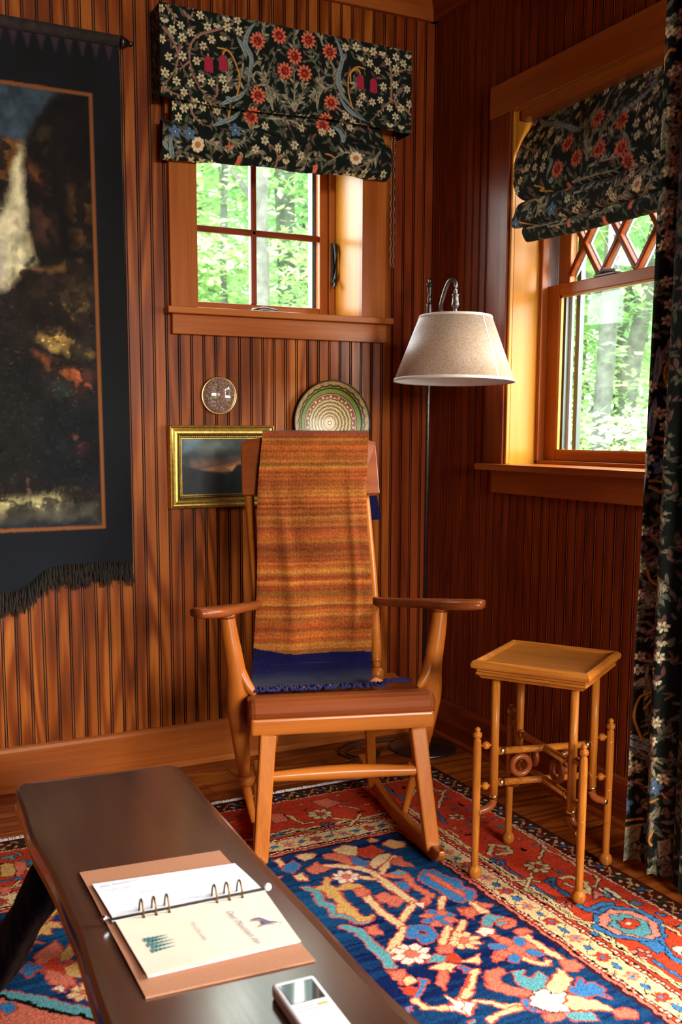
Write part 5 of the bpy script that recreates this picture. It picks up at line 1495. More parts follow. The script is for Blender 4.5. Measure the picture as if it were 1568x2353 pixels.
for s in (-1, 1):
    MB().bar((s * .203, .012, .352), (s * .232, -.050, .028), .043, .036, .038, .032).build('front_leg', W['chairZ'], ch, bev=.005, seg=2)
    MB().bar((s * .135, .30, .352), (s * .172, .415, .045), .030, .034, .026, .03).build('rear_leg', W['chairZ'], ch, bev=.004)
    q = smoothpath([(s * .233, -.135, .056), (s * .237, -.105, .038), (s * .238, -.06, .026), (s * .231, .02, .0215), (s * .220, .12, .0205), (s * .206, .24, .0225), (s * .192, .36, .034), (s * .180, .47, .056), (s * .172, .56, .088)], 5); m = MB(); vv = []
    for i, p in enumerate(q):
        e = min(1, .28 + i * .09, .45 + (len(q) - 1 - i) * .12); hh_, ww_ = .0205 * e, .0125 * min(1, .6 + .1 * i)
        for a, b in ((-1, -1), (1, -1), (1, 1), (-1, 1)): vv.append((p[0] + a * ww_, p[1], p[2] + b * hh_))
    L = len(q); m.add(vv, [(i * 4 + k, i * 4 + (k + 1) % 4, i * 4 + 4 + (k + 1) % 4, i * 4 + 4 + k) for i in range(L - 1) for k in range(4)] + [(3, 2, 1, 0), tuple((L - 1) * 4 + k for k in range(4))]); m.build('rocker', W['chairY'], ch, bev=.004)
    # arm post, running down past the seat to a turned foot on the rocker
    m = MB(); a, b = tubes([(s * .298, .125, .655, .0195), (s * .291, .122, .60, .0225), (s * .282, .118, .545, .0245), (s * .274, .116, .49, .027), (s * .271, .118, .445, .031), (s * .270, .124, .40, .031), (s * .266, .132, .35, .028), (s * .259, .150, .27, .0225), (s * .252, .168, .205, .0175), (s * .250, .172, .193, .0175)], 4, n=16)
    m.add(a, b); a, b = tubes([(s * .284, .116, .555, .018), (s * .268, .112, .505, .018), (s * .252, .104, .470, .0165), (s * .234, .096, .4465, .012), (s * .226, .093, .439, .008)], 4, n=12); m.add(a, b)
    a, b = tubes([(s * .250, .172, .194, .012), (s * .249, .174, .188, .024), (s * .2475, .177, .176, .029), (s * .246, .180, .164, .024), (s * .2455, .182, .157, .013), (s * .238, .190, .12, .0125), (s * .226, .198, .06, .010), (s * .221, .20, .036, .009)], 4, n=16); m.add(a, b)
    apo = m.build('arm_post', W['chairZ'], ch, smooth=True)
    m = MB(); m.tube([(s * .298, .125, .645), (s * .2985, .125, .656)], .0225, 16); m.build('arm_collar', W['chairdarkZ'], apo, smooth=True)
    # arm: flat sweep widening to a paddle hand rest
    ap = smoothpath([(s * .178, .435, .626, .017, .012), (s * .205, .37, .633, .020, .013), (s * .245, .27, .646, .021, .0135), (s * .283, .17, .660, .026, .0145), (s * .315, .105, .668, .034, .015), (s * .345, .06, .674, .036, .015), (s * .372, .035, .678, .033, .0145), (s * .386, .024, .679, .024, .012)], 5); vv = []; ff = []; ns = 14
    for i, p in enumerate(ap):
        q0, q1 = ap[max(0, i - 1)], ap[min(len(ap) - 1, i + 1)]; t = Vector((q1[0] - q0[0], q1[1] - q0[1], 0)).normalized(); sd = Vector((-t.y, t.x, 0))
        for k in range(ns):
            an = 2 * PI * k / ns; c, s2 = math.cos(an), math.sin(an); c = math.copysign(abs(c) ** .7, c); s2 = math.copysign(abs(s2) ** .75, s2)
            vv.append(Vector((p[0], p[1], p[2])) + sd * c * p[3] + Vector((0, 0, 1)) * s2 * p[4])
    L = len(ap); ff = [(i * ns + k, i * ns + (k + 1) % ns, (i + 1) * ns + (k + 1) % ns, (i + 1) * ns + k) for i in range(L - 1) for k in range(ns)] + [tuple(range(ns - 1, -1, -1)), tuple((L - 1) * ns + k for k in range(ns))]
    arm_ = mesh('arm', vv, ff, W['chairdarkX'], ch, smooth=True)
    MB().tube([(s * .300, .122, .672), (s * .300, .122, .6755)], .012, 12).build('arm_plug', W['chairdarkZ'], arm_)
    # back post with pinned base
    m = MB(); a, b = tubes([(s * .168, .342, .438, .011), (s * .169, .350, .452, .013), (s * .170, .357, .468, .016), (s * .176, .410, .57, .0165), (s * .180, .465, .68, .0165), (s * .183, .540, .82, .016), (s * .186, .612, .95, .015), (s * .187, .640, 1.00, .013)], 4, n=12); m.add(a, b); m.build('back_post', W['chairZ'], ch, smooth=True)
    MB().tube([(s * .167, .33, .385), (s * .168, .338, .428), (s * .168, .341, .436)], [.021, .020, .017], 14).build('post_block', W['chairZ'], ch, smooth=True)
for s in (-.09, 0, .09): MB().tube([(s * .9, .335, .40), (s, .485, .70), (s * 1.05, .622, .97)], .010, 10).build('spindle', W['chairZ'], ch, smooth=True)
m = MB(); a, b = tubes([(-.214, -.012, .243, .0115), (-.17, -.008, .244, .0145), (-.05, 0, .243, .0190), (.05, 0, .242, .0190), (.17, -.008, .240, .0145), (.214, -.012, .240, .0115)], 6, n=14); m.add(a, b); m.build('front_stretcher', W['chairX'], ch, smooth=True)
v = []; nx = 13; pz = [(.945, .575, 0), (.948, .570, 1), (1.03, .596, 1), (1.11, .618, 1), (1.123, .624, 0), (1.123, .640, 0), (1.11, .640, 1), (1.03, .617, 1), (.95, .594, 1)]
for i in range(nx):
    x = -.214 + .432 * i / (nx - 1); cvx = -.018 * (1 - (x / .215) ** 2)
    for z, y, _ in pz: xx = x * (1.0 + .10 * (1.12 - z)); zz_ = z - (.014 if i in (0, nx - 1) and z > 1.1 else .003 if i in (1, nx - 2) and z > 1.1 else 0); v.append((xx + .006, y - cvx * -1, zz_))
n = len(pz); f = [(j * n + i, j * n + (i + 1) % n, (j + 1) * n + (i + 1) % n, (j + 1) * n + i) for j in range(nx - 1) for i in range(n)] + [tuple(range(n - 1, -1, -1)), tuple(range((nx - 1) * n, nx * n))]
mesh('crest_rail', v, f, W['chairdarkX'], ch, bev=.003)

# ------------------------------------------------------------------ throw over the chair back
th = thing('wool_throw', 'rust and ochre striped wool throw with a navy end and fringe, over the chair back', 'blanket', (1.189, 2.24, .0055), CA)
pr = smoothpath([(.735, .845, -.10, .272), (.722, .92, -.11, .252), (.700, 1.00, -.12, .235), (.680, 1.08, -.13, .215), (.662, 1.125, -.137, .205), (.642, 1.1415, -.140, .201), (.618, 1.1395, -.142, .199), (.598, 1.118, -.144, .196), (.574, 1.05, -.152, .190), (.548, .98, -.160, .184), (.508, .88, -.170, .176), (.464, .78, -.178, .170), (.418, .68, -.187, .165), (.374, .585, -.196, .158), (.336, .51, -.204, .150), (.302, .462, -.210, .144), (.268, .438, -.215, .138), (.215, .430, -.221, .130), (.160, .435, -.225, .124), (.118, .444, -.227, .120)], 14)
A = np.array(pr); sg = np.concatenate([[0], np.cumsum(np.hypot(np.diff(A[:, 0]), np.diff(A[:, 1])))]); tot = sg[-1]; N1 = int(tot / .0026); ss = np.linspace(0, tot, N1)
A = np.stack([np.interp(ss, sg, A[:, i]) for i in range(4)], 1); N2 = 125; t = np.linspace(0, 1, N2); P = np.zeros((N2, N1, 3))
P[..., 0] = A[None, :, 2] + (A[:, 3] - A[:, 2])[None, :] * t[:, None] + .004 * np.sin(ss * 9)[None, :]
fl = np.clip((ss - .42) / .25, 0, 1) * np.clip((tot - .16 - ss) / .15, .12, 1)
wr = .016 * (fbm(N2, N1, 60, 2, 3) - .5) + .006 * np.sin(t[:, None] * 9 + ss[None, :] * 5) + .010 * np.exp(-((t[:, None] - .22 - .25 * (ss[None, :] - .6)) / .06) ** 2) + .008 * np.exp(-((t[:, None] - .84 + .02 * np.sin(ss[None, :] * 6)) / .035) ** 2)
fl = fl[None, :]; edge = .010 * (np.exp(-t / .03) + np.exp(-(1 - t) / .03))[:, None]
P[..., 1] = A[None, :, 0] - (wr * fl) - .002 + edge * np.clip((ss - .35) / .1, 0, 1)[None, :] * .6 * (fl > .3); P[..., 2] = A[None, :, 1] + .003 + .003 * (fbm(N2, N1, 20, 2, 8) - .5) + np.abs(.006 * (fbm(N2, N1, 30, 2, 18) - .3)) * (ss > tot - .2)[None, :]
rs = np.random.RandomState(6); pal = [lin(c) for c in ('a04a1a', 'b86424', '7c2c12', '963e18', 'b07a30', '6a4a1c', '8a4a20', '5e2010', 'a85620', '5c4418')]
row = np.zeros((N1, 3)); i = 0
while i < N1:
    k = rs.randint(1, 4); row[i:i + k] = pal[rs.randint(len(pal))]; i += k
sm = np.array([np.convolve(row[:, c], [.25, .5, .25], 'same') for c in range(3)]).T; bigv = np.interp(np.arange(N1), np.arange(0, N1 + 40, 40), rs.rand(len(np.arange(0, N1 + 40, 40))))
C = np.broadcast_to(sm[None], (N2, N1, 3)).copy(); C = C * .6 + np.array(lin('a04a1a')) * .4; og = fbm(N2, N1, 24, 3, 12)[..., None]
C = C * (.74 + .32 * bigv[None, :, None]) * (.7 + .6 * og); C[..., 1] *= (1 + .25 * (fbm(N2, N1, 14, 3, 15) - .5)); C *= (1 + .22 * rs.randn(N2, N1, 1)) * (1 + .05 * ((np.arange(N2) % 4 < 2) * 2 - 1))[:, None, None]
z0 = tot - .232 + .012 * t; nav = ss[None, :] > (z0 - .020 * (1 - t) + .010 * np.sin(t * 5))[:, None]; nav2 = (ss < .085)[None, :] & np.ones((N2, 1), bool)
C[nav | nav2] = np.array(lin('120d4c')) * .45; C[nav | nav2] *= (1 + .3 * rs.randn(int((nav | nav2).sum()), 1))
ch_w = vcol('brushed_wool', .95, .25, 500, .8, .1, bdist=.002); cgrid('cloth', P, C, ch_w, th)
m = MB(); mc = MB(); rf = random.Random(8)
for x in np.arange(-.232, .128, .0085):
    m.tube([(x, .122, .449), (x + rf.uniform(-.006, .01), .108, .4525), (x + rf.uniform(-.01, .012), .094, .4495 + rf.random() * .003), (x + rf.uniform(-.012, .018), .082, .4495)], [.0035, .0052, .0042, .003], 6)
for k in range(16):
    a = rf.uniform(-.3, .5); x = .12 + rf.random() * .02; y = .13 + rf.random() * .02; L = .03 + .06 * rf.random(); m.tube([(x, y, .446), (x + L * .4, y - .004 * a, .4515), (x + L * .75, y - .02 * a, .4495 + rf.random() * .004), (x + L, y - .03 * a, .4485)], [.003, .0034, .003, .002], 6)
m.build('fringe', M['navyw'], th, smooth=True)['kind'] = 'stuff'
for x in (-.205, -.172, -.138, -.10, -.062, -.03, .012, .05, .086): mc.tube([(x, .112, .448), (x + .012, .108, .4505), (x + .024, .111, .448)], [.004, .010, .004], 8, flat=.4)
mc.tube([(.095, .125, .452), (.112, .118, .459), (.132, .122, .452)], [.005, .009, .005], 8); mc.build('coral_binding', M['coral'], th, smooth=True)['kind'] = 'stuff'

# ------------------------------------------------------------------ small side table
stc = (1.617, 1.945); SA = math.radians(-57)
st = thing('small_side_table', 'small square oak tray-top table with slender turned legs and brass joints', 'side table', (stc[0], stc[1], .0055), SA)
m = MB().box(-.137, .137, -.137, .137, .548, .5685); m.build('tray_top', W['oakX'], st, bev=.001)
def tray_ring(prof, name):
    v = []; f = []; n = len(prof)
    for cx, cy in ((-1, -1), (1, -1), (1, 1), (-1, 1)):
        for r, z in prof: v.append((cx * r, cy * r, z))
    for k in range(4):
        for i in range(n): f.append((k * n + i, ((k + 1) % 4) * n + i, ((k + 1) % 4) * n + (i + 1) % n, k * n + (i + 1) % n))
    mesh(name, v, f, W['oakX'], st, bev=.0015)
tray_ring([(.128, .563), (.130, .574), (.138, .578), (.146, .574), (.150, .566), (.148, .558), (.141, .555), (.128, .548)], 'tray_rim')
tray_ring([(.122, .547), (.138, .547), (.140, .541), (.133, .537), (.128, .530), (.110, .530)], 'tray_moulding')
MB().box(-.122, .122, -.122, .122, .536, .5475).build('tray_underside', W['oakX'], st)
ix, iy, ox, oy = .100, .095, .135, .125
for a in (-1, 1):
    for b in (-1, 1):
        il = MB().tube([(a * ix, b * iy, .218), (a * ix, b * iy, .53)], .0108, 14).build('inner_leg', W['oakZ'], st, smooth=True)
        m = MB(); v_, f_ = tubes([(a * ix, b * iy, .217, .0102), (a * (ix + .001), b * (iy + .001), .200, .0102), (a * (ix + .010), b * (iy + .009), .186, .0102), (a * (ox - .006), b * (oy - .005), .178, .0102)], 5, n=12); m.add(v_, f_); el = m.build('elbow', W['chairdarkZ'], st, smooth=True)
        MB().tube([(a * ix, b * iy, .214), (a * ix, b * iy, .220)], .0116, 14).build('brass_ring', M['brass'], il, smooth=True)
        MB().tube([(a * (ox - .012), b * (oy - .0107), .180), (a * (ox - .004), b * (oy - .0036), .177)], [.0088, .0118], 12).build('brass_collar', M['brass'], el, smooth=True)
        m = MB(); m.lathe([(.006, .012), (.0095, .020), (.0095, .06), (.0105, .20), (.0105, .34), (.0095, .366), (.0096, .368)], 14, (a * ox, b * oy, 0)); og = m.build('outer_leg', W['oakZ'], st, smooth=True)
        m = MB(); m.lathe([(.005, 0), (.011, .002), (.0158, .009), (.0172, .017), (.0155, .026), (.0105, .032), (.009, .034)], 16, (a * ox, b * oy, 0)); m.build('ball_foot', W['oakZ'], og, smooth=True)
        m = MB(); m.lathe([(.0098, .368), (.007, .3695), (.0055, .371), (.0108, .375), (.0122, .381), (.0100, .387), (.0048, .389), (.0072, .392), (.0078, .396), (.004, .4005), (.0005, .402)], 14, (a * ox, b * oy, 0)); m.build('finial', W['oakZ'], og, smooth=True)
        for z in (.245, .352): m = MB(); sphere(m, (a * (ix + ox) / 2, b * (iy + oy) / 2, z), .0105, 12, 8); m.tube([(a * ix, b * iy, z), (a * ox, b * oy, z)], .003, 6); m.build('spacer_ball', W['oakZ'], st, smooth=True)
        for z in (.12, .21, .34): MB().tube([(a * ox + .0100 * .5, b * oy - .0104 * .86, z), (a * ox + .0106 * .5, b * oy - .0110 * .86, z)], .0022, 8).build('brass_pin', M['brass'], og)
for z, lv in ((.335, 1), (.252, 0)):
    MB().tube([(-ix, -iy, z), (ix, iy, z)], .0092, 12).build('cross_rail', W['oakX'], st, smooth=True)
    MB().tube([(-ix, iy, z), (ix, -iy, z)], .0092, 12).build('cross_rail', W['oakX'], st, smooth=True)
    for a in (-1, 1):
        for b in (-1, 1): MB().tube([(a * (ix - .009), b * (iy - .0085), z), (a * (ix - .020), b * (iy - .019), z)], [.0112, .0095], 12).build('brass_cap', M['brass'], st, smooth=True)
for a, b in ((-1, -1), (1, 1), (1, -1), (-1, 1)):
    d = Vector((a * ix, b * iy, 0)).normalized(); c = Vector((a * ix, b * iy, 0)) * .47 + Vector((0, 0, .2935)); v = []; n1, n2 = 24, 10
    for i in range(n1):
        t_ = 2 * PI * i / n1; rd = d * math.cos(t_) + Vector((0, 0, 1)) * math.sin(t_)
        for k in range(n2): p_ = 2 * PI * k / n2; v.append(c + rd * (.0235 + .0082 * math.cos(p_)) + d.cross(Vector((0, 0, 1))) * .0082 * math.sin(p_))
    f = [(i * n2 + k, i * n2 + (k + 1) % n2, ((i + 1) % n1) * n2 + (k + 1) % n2, ((i + 1) % n1) * n2 + k) for i in range(n1) for k in range(n2)]; mesh('turned_ring', v, f, W['chairdarkX'], st, smooth=True)

# ------------------------------------------------------------------ floor lamp
lx, ly = 1.89, 2.949
lp = thing('floor_lamp', 'dark metal floor lamp in the room corner with an arched arm and parchment shade', 'lamp', (lx, ly, 0))
m = MB(); m.lathe([(.118, 0), (.12, .004), (.118, .010), (.06, .018), (.028, .026), (.018, .04), (.012, .06)], 40); m.build('base', M['bronze'], lp, smooth=True)
m = MB(); m.lathe([(.0075, .05), (.0075, 1.30), (.0085, 1.42), (.0100, 1.50), (.0105, 1.575), (.0115, 1.58), (.0095, 1.586)], 16); m.build('pole', M['bronze'], lp, smooth=True)
m = MB(); m.lathe([(.0095, 1.586), (.0075, 1.590), (.006, 1.594), (.0085, 1.600), (.006, 1.607), (.005, 1.612), (.0075, 1.620), (.009, 1.634), (.0105, 1.646), (.0125, 1.6475), (.0125, 1.650), (.006, 1.652), (.004, 1.656), (.0065, 1.661), (.005, 1.665), (.003, 1.669), (.0008, 1.672)], 16); m.build('finial', M['bronze'], lp, smooth=True)
sc_ = (1.795 - lx, 2.65 - ly)
m = MB(); v, f = tubes([(0, 0, 1.528, .0062), (-.03, -.09, 1.528, .0062), (-.075, -.19, 1.530, .0062), (sc_[0] - .012, sc_[1] + .065, 1.545, .0062), (sc_[0] - .014, sc_[1] + .042, 1.585, .0062), (sc_[0] - .011, sc_[1] + .024, 1.614, .0062), (sc_[0] - .005, sc_[1] + .010, 1.620, .0062), (sc_[0], sc_[1], 1.606, .0062), (sc_[0], sc_[1], 1.572, .0062)], 6, n=12); m.add(v, f); m.build('arm', M['pewter'], lp, smooth=True)
m = MB(); m.lathe([(.006, 1.576), (.0115, 1.575), (.0115, 1.571), (.010, 1.568), (.0105, 1.550), (.0125, 1.546), (.0125, 1.541), (.008, 1.533), (.005, 1.527), (.0075, 1.520), (.008, 1.512), (.013, 1.508), (.013, 1.44), (.018, 1.43), (.018, 1.40), (.01, 1.395)], 18, (sc_[0], sc_[1], 0)); m.build('socket', M['pewter'], lp, smooth=True)
m = MB()
for k in range(3): an = k * 2 * PI / 3; m.tube([(sc_[0], sc_[1], 1.505), (sc_[0] + .113 * math.cos(an), sc_[1] + .113 * math.sin(an), 1.505)], .0018, 6)
m.build('shade_spider', M['pewter'], lp)
t = NT('parchment'); tc = t.n('TexCoord'); nz = t.n('TexNoise', {'Vector': tc.outputs['Object'], 'Scale': 240.0, 'Detail': 3.0}).outputs[0]
col = t.ramp(nz, [(.3, lin('c8a080')), (.7, lin('ecd2b8'))]); df = t.n('BsdfDiffuse', {'Color': col}); tl = t.n('BsdfTranslucent', {'Color': col}); gl = t.n('BsdfGlossy', {'Roughness': .45, 'Color': (.9, .9, 1, 1)})
mx = t.n('MixShader', {0: .42, 1: df.outputs[0], 2: tl.outputs[0]}); lw = t.n('LayerWeight', {'Blend': .35}); fm = t.math('MULTIPLY', lw.outputs['Fresnel'], .5); mx2 = t.n('MixShader', {0: fm, 1: mx.outputs[0], 2: gl.outputs[0]}); t.l(mx2.outputs[0], t.out.inputs['Surface'])
def cone(r0, z0, r1, z1, n=72):
    v = [((r * math.cos(2 * PI * k / n)), (r * math.sin(2 * PI * k / n)), z) for r, z in ((r0, z0), (r1, z1)) for k in range(n)]; return v, [(k, (k + 1) % n, n + (k + 1) % n, n + k) for k in range(n)]
v, f = cone(.190, 1.3045, .1135, 1.506); sh = mesh('shade', [(x, y, z - 1.4) for x, y, z in v], f, t.m, lp, smooth=True); sh.location = (sc_[0], sc_[1], 1.4); sh.rotation_euler = (math.radians(-.8), math.radians(1.3), 0)
so = sh.modifiers.new('thickness', 'SOLIDIFY'); so.thickness = .0012
v, f = cone(.1882, -.0950, .1120, .106); o = mesh('lining', v, f, plain('shade_lining', (.78, .74, .78), .9, 0, .02), sh, smooth=True)
tape = plain('shade_tape', lin('dccabc'), .8, 0, .05, 300)
for r0, z0, r1, z1 in ((.1912, 1.3035, .1882, 1.3125), (.1162, 1.4995, .1135, 1.5075)):
    v, f = cone(r0 + .0008, z0 - 1.4, r1 + .0008, z1 - 1.4); o = mesh('trim_tape', v, f, tape, sh, smooth=True); q = o.modifiers.new('thickness', 'SOLIDIFY'); q.thickness = .0016
an = math.radians(-80); v = []
for a_ in (an, an + .035): v += [(.1905 * math.cos(a_), .1905 * math.sin(a_), -.0955), (.1146 * math.cos(a_), .1146 * math.sin(a_), .106)]
mesh('seam', v, [(0, 2, 3, 1)], tape, sh).modifiers.new('thickness', 'SOLIDIFY').thickness = .0008
m = MB(); m.tube(smoothpath([(1.895, 3.06, .004), (1.80, 3.09, .004), (1.70, 3.11, .004), (1.64, 3.09, .005), (1.585, 3.03, .005), (1.60, 2.95, .005), (1.68, 2.94, .005), (1.72, 2.99, .006), (1.66, 3.04, .009), (1.60, 3.00, .009), (1.63, 2.935, .009), (1.70, 2.945, .006), (1.76, 3.0, .004), (1.86, 2.85, .004)], 8), .0035, 6)
tag(m.build('lamp_cord', M['cord'], smooth=True), 'black power cord coiled on the floor under the rocking chair by the corner', 'cord')

# ------------------------------------------------------------------ low bench used as a table
be = thing('rustic_bench', 'low dark bench made of one live-edge slab on rough log legs, in the foreground', 'bench', (.48, 1.45, .0055))
Lp = [(.262, .55), (.268, .8), (.274, 1.0), (.279, 1.184), (.288, 1.321), (.298, 1.43), (.300, 1.515), (.304, 1.64), (.302, 1.751), (.300, 1.82), (.303, 1.884), (.310, 1.98), (.314, 2.08), (.322, 2.128), (.338, 2.141)]
Rp = [(.660, 2.118), (.678, 2.108), (.684, 2.08), (.682, 1.98), (.676, 1.879), (.668, 1.70), (.662, 1.566), (.659, 1.42), (.656, 1.279), (.651, 1.17), (.650, 1.083), (.655, 1.0), (.662, .85), (.665, .55)]
ol = [(p[0], p[1]) for p in smoothpath(Lp, 3)] + [(p[0], p[1]) for p in smoothpath(Rp, 3)]
v = []; rings = [(.0, .344), (-.004, .350), (-.004, .372), (.002, .382), (.010, .3865), (.022, .3875)]; cx, cy = .475, 1.4; n = len(ol)
for ins, z in [(.012, .3395)] + rings:
    for x, y in ol: dx = x - cx; v.append((x - math.copysign(min(abs(dx), ins), dx) - .48, (y - (ins if y > 2.05 else 0)) - 1.45, z - .0055 + .0025))
k = len(rings) + 1; f = [(j * n + i, j * n + (i + 1) % n, (j + 1) * n + (i + 1) % n, (j + 1) * n + i) for j in range(k - 1) for i in range(n)] + [tuple(range(n - 1, -1, -1)), tuple(range((k - 1) * n, k * n))]
mesh('slab_top', v, f, W['slabY'], be, smooth=False, bev=.0015, seg=2)
logm = wood('log_bark', (.006, .003, .002), (.03, .014, .009), (.09, .05, .032), axis='Z', rough=.7, lines=6, wide=22, bump=1.0, coat=0, fine=.8)
rs = np.random.RandomState(3)
for p0, p1 in (((.352, 1.81, .34), (.215, 1.99, 0)), ((.60, 1.86, .34), (.63, 1.97, 0)), ((.35, .85, .34), (.22, .70, 0)), ((.60, .85, .34), (.66, .72, 0))):
    pts = [Vector(p0).lerp(Vector(p1), i / 11) - Vector((.48, 1.45, 0)) for i in range(12)]; v, f = tube_geo(pts, [.038 + .004 * math.sin(i) for i in range(12)], 28)
    v2 = []
    for i, p in enumerate(v): kk = i % 28; c = pts[min(11, i // 28)] if i < 28 * 12 else pts[0]; e = 1 + .10 * math.sin(kk * 2 * PI / 28 * 5 + (i // 28) * .25) + .05 * rs.randn() * .5; q = c + (Vector(p) - c) * e; q.z = max(0.0, q.z); v2.append(q)
    mesh('log_leg', v2, f, logm, be, smooth=True)

# ------------------------------------------------------------------ ring binder
TZ = .390
bd = thing('ring_binder', 'open tan leather ring binder with white and cream pages on the dark bench', 'binder', (.47, 1.42, TZ + .0005))
def PB(l): return [(x - .47, y - 1.42, z) for x, y, z in l]
def sheet(name, c, z0, th_, mat, ny=14, lift=None, nx=10):
    (x0, y0), (x1, y1), (x2, y2), (x3, y3) = c; v = []; f = []
    for lay in (0, 1):
        for j in range(ny + 1):
            for i in range(nx + 1):
                s, t_ = i / nx, j / ny; xa = x0 + (x1 - x0) * s; ya = y0 + (y1 - y0) * s; xb = x3 + (x2 - x3) * s; yb_ = y3 + (y2 - y3) * s; x = xa + (xb - xa) * t_; y = ya + (yb_ - ya) * t_
                v.append((x - .47, y - 1.42, z0 + (lift(s, t_) if lift else 0) + th_ * lay))
    w_ = nx + 1; N = w_ * (ny + 1)
    for j in range(ny):
        for i in range(nx): a = j * w_ + i; f.append((a, a + 1, a + w_ + 1, a + w_)); f.append((N + a, N + a + w_, N + a + w_ + 1, N + a + 1))
    for j in range(ny): a = j * w_; f.append((a, a + w_, N + a + w_, N + a)); a += nx; f.append((a, N + a, N + a + w_, a + w_))
    for i in range(nx): f.append((i, N + i, N + i + 1, i + 1)); a = ny * w_ + i; f.append((a, a + 1, N + a + 1, N + a))
    return mesh(name, v, f, mat, bd, smooth=False)
sheet('cover', [(.343, 1.214), (.590, 1.199), (.599, 1.610), (.349, 1.632)][::1], 0, .003, M['leather'], lift=lambda s, t_: .0015 * math.sin(t_ * 6) ** 2)
sheet('white_page', [(.357, 1.432), (.605, 1.424), (.600, 1.538), (.356, 1.568)], .0065, .0012, M['paper'], lift=lambda s, t_: .001 * math.sin(t_ * 3))
sheet('page_stack', [(.359, 1.256), (.588, 1.250), (.604, 1.420), (.360, 1.428)], .0042, .0022, M['paper'])
sheet('cream_page', [(.357, 1.252), (.590, 1.246), (.606, 1.421), (.358, 1.430)], .0072, .0010, M['cream'], lift=lambda s, t_: .004 * (1 - t_) ** 2 * (.5 + .5 * math.sin(s * 5)))
MB().add(PB([(.352, 1.427, .0030), (.608, 1.418, .0030), (.608, 1.428, .0030), (.352, 1.437, .0030), (.352, 1.427, .0095), (.608, 1.418, .0095), (.608, 1.428, .0095), (.352, 1.437, .0095)]), [(0, 3, 2, 1), (4, 5, 6, 7), (0, 1, 5, 4), (2, 3, 7, 6), (0, 4, 7, 3), (1, 2, 6, 5)]).build('spine_bar', M['pewter'], bd, bev=.001)
for x in (.401, .421, .442, .521, .542, .564):
    yc = 1.4325 - (x - .36) * .035 - 1.42; pts = [(x - .47, yc + .0125 * math.cos(PI * k / 14), .006 + .026 * math.sin(PI * k / 14)) for k in range(15)]; MB().tube(pts, .0016, 8).build('ring', M['ringm'], bd, smooth=True)
    MB().tube([(x - .47, yc - .0125, .0080), (x - .47, yc - .0125, .0086)], .0028, 10).build('punched_hole', M['black'], bd)
MB().tube([(.350 - .47, 1.434 - 1.42, .010), (.343 - .47, 1.434 - 1.42, .013), (.339 - .47, 1.43 - 1.42, .013)], [.003, .005, .004], 8).build('lever', M['chrome'], bd, smooth=True)
m = MB(); sphere(m, (.6125 - .47, 1.4215 - 1.42, .012), .0065, 12, 8); m.build('lever_tab', M['white'], bd, smooth=True)
def text(body, size, loc, rz, mat, shear=0, parent=bd, name='lettering', ax=1.0):
    c = D.curves.new('txt', 'FONT'); c.body = body; c.size = size; c.shear = shear; c.resolution_u = 2; o = D.objects.new('txt', c); COL.objects.link(o)
    bpy.context.view_layer.update(); me = D.meshes.new_from_object(o.evaluated_get(bpy.context.evaluated_depsgraph_get())); D.objects.remove(o); me.materials.clear(); me.materials.append(mat)
    r = link(D.objects.new(name, me), parent); r.location = loc; r.rotation_euler = (0, 0, rz); r.scale = (ax, 1, 1); return r
text('Deer Mountain Inn', .0085, (.364 - .47, 1.5465 - 1.42, .0092), -.02, M['ink'], .35)
def squig(x0, y0, x1, y1, amp, n, nm='handwriting'):
    rs = random.Random(int(x0 * 1e4 + y0 * 1e3)); pts = []
    for i in range(n + 1):
        t_ = i / n; pts.append((x0 + (x1 - x0) * t_ - .47, y0 + (y1 - y0) * t_ + rs.uniform(-amp, amp) - 1.42, .0090))
    m = MB()
    for i in range(n):
        if rs.random() < .86: m.bar(pts[i], pts[i + 1], .0005, .0002, side=(1, .3, 0))
    m.build(nm, M['ink'], bd)['kind'] = 'stuff'
squig(.366, 1.534, .424, 1.531, .0008, 40); squig(.372, 1.528, .410, 1.527, .0007, 24)
squig(.415, 1.500, .46, 1.498, .002, 18); squig(.47, 1.497, .51, 1.498, .002, 14); squig(.522, 1.502, .545, 1.503, .002, 9); squig(.552, 1.506, .598, 1.504, .002, 17); squig(.450, 1.448, .505, 1.446, .002, 20)
text('Deer Mountain Inn', .0145, (.521 - .47, 1.377 - 1.42, .0105), -PI / 2 + .05, M['inkpurple'], .4)
text('WELCOME GUIDE', .0078, (.461 - .47, 1.370 - 1.42, .0105), -PI / 2 - .02, M['ink'])
m = MB()
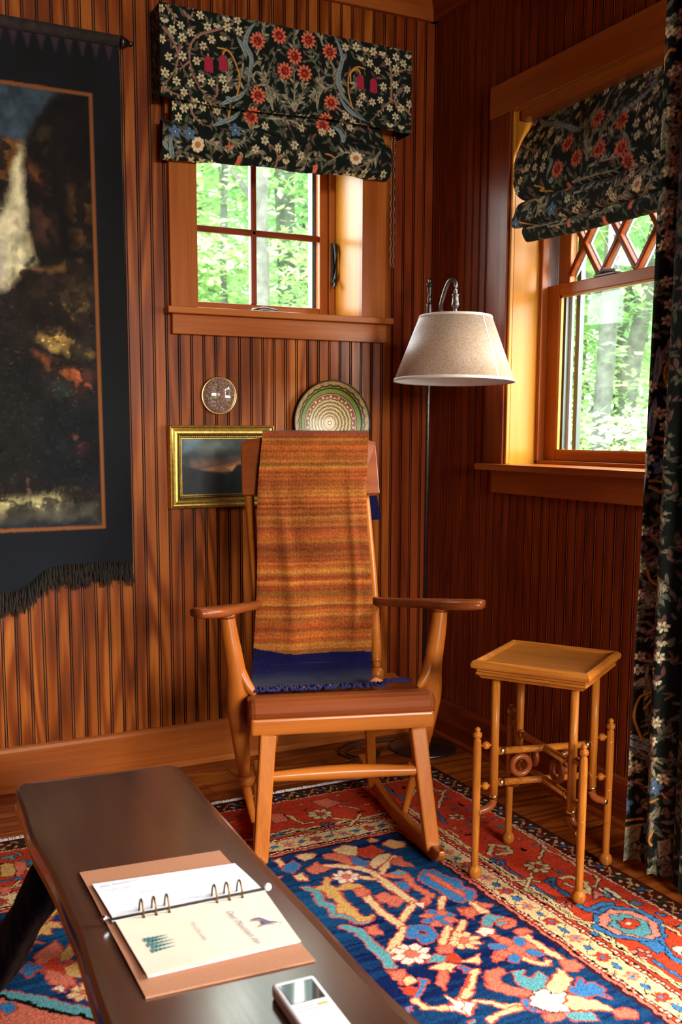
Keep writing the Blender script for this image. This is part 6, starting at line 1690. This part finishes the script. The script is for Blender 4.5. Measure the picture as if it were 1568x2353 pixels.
for k, (yy, L) in enumerate(((1.348, .036), (1.340, .030), (1.331, .040), (1.322, .034), (1.312, .037))):
    x0_ = .381 + (k % 2) * .004 - .47; y_ = yy - 1.42
    for j in range(6): t_ = j / 6; m.add([(x0_ + L * t_, y_ - .0062 * (1 - t_), .0104), (x0_ + L * t_ + .009, y_, .0104), (x0_ + L * t_, y_ + .0062 * (1 - t_), .0104)], [(0, 1, 2)])
m.build('printed_firs', M['inkteal'], bd)['kind'] = 'stuff'
dr = [(.556, 1.336), (.560, 1.336), (.564, 1.331), (.571, 1.318), (.577, 1.315), (.581, 1.309), (.578, 1.308), (.574, 1.311), (.569, 1.311), (.563, 1.312), (.548, 1.309), (.548, 1.311), (.560, 1.315), (.560, 1.329), (.546, 1.333), (.546, 1.335)]
mesh('printed_deer', [(x - .47, y - 1.42, .0106) for x, y in dr], [tuple(range(len(dr)))], M['inkpurple'], bd)
m = MB()
for a_, b_ in (((.578, 1.310), (.586, 1.306)), ((.578, 1.312), (.586, 1.314)), ((.582, 1.308), (.585, 1.302))): m.bar((a_[0] - .47, a_[1] - 1.42, .0106), (b_[0] - .47, b_[1] - 1.42, .0106), .0006, .0002, side=(0, 1, 0))
m.build('printed_antlers', M['inkpurple'], bd)

# ------------------------------------------------------------------ white remote control
RZ = math.radians(-3)
rm = thing('white_remote_control', 'white remote control with a dark screen and orange label on the dark bench', 'remote control', (.524, 1.065, TZ + .0005), RZ)
MB().box(-.031, .031, -.080, .078, 0, .0195).build('body', M['white'], rm, bev=.005, seg=3)
MB().box(-.0245, .0245, .020, .0675, .0190, .0203).build('screen', M['lcd'], rm, bev=.001)
MB().box(.008, .022, .0065, .0105, .0194, .0200).build('orange_label', M['orange'], rm)
m = MB(); rs2 = random.Random(4)
for r_ in range(2):
    x = -.022
    while x < (.002 if r_ == 0 else .018): w_ = rs2.uniform(.001, .003); m.box(x, x + w_, .009 - r_ * .007, .0105 - r_ * .007, .0195, .0198); x += w_ + .0008
m.build('small_print', M['ink'], rm)['kind'] = 'stuff'
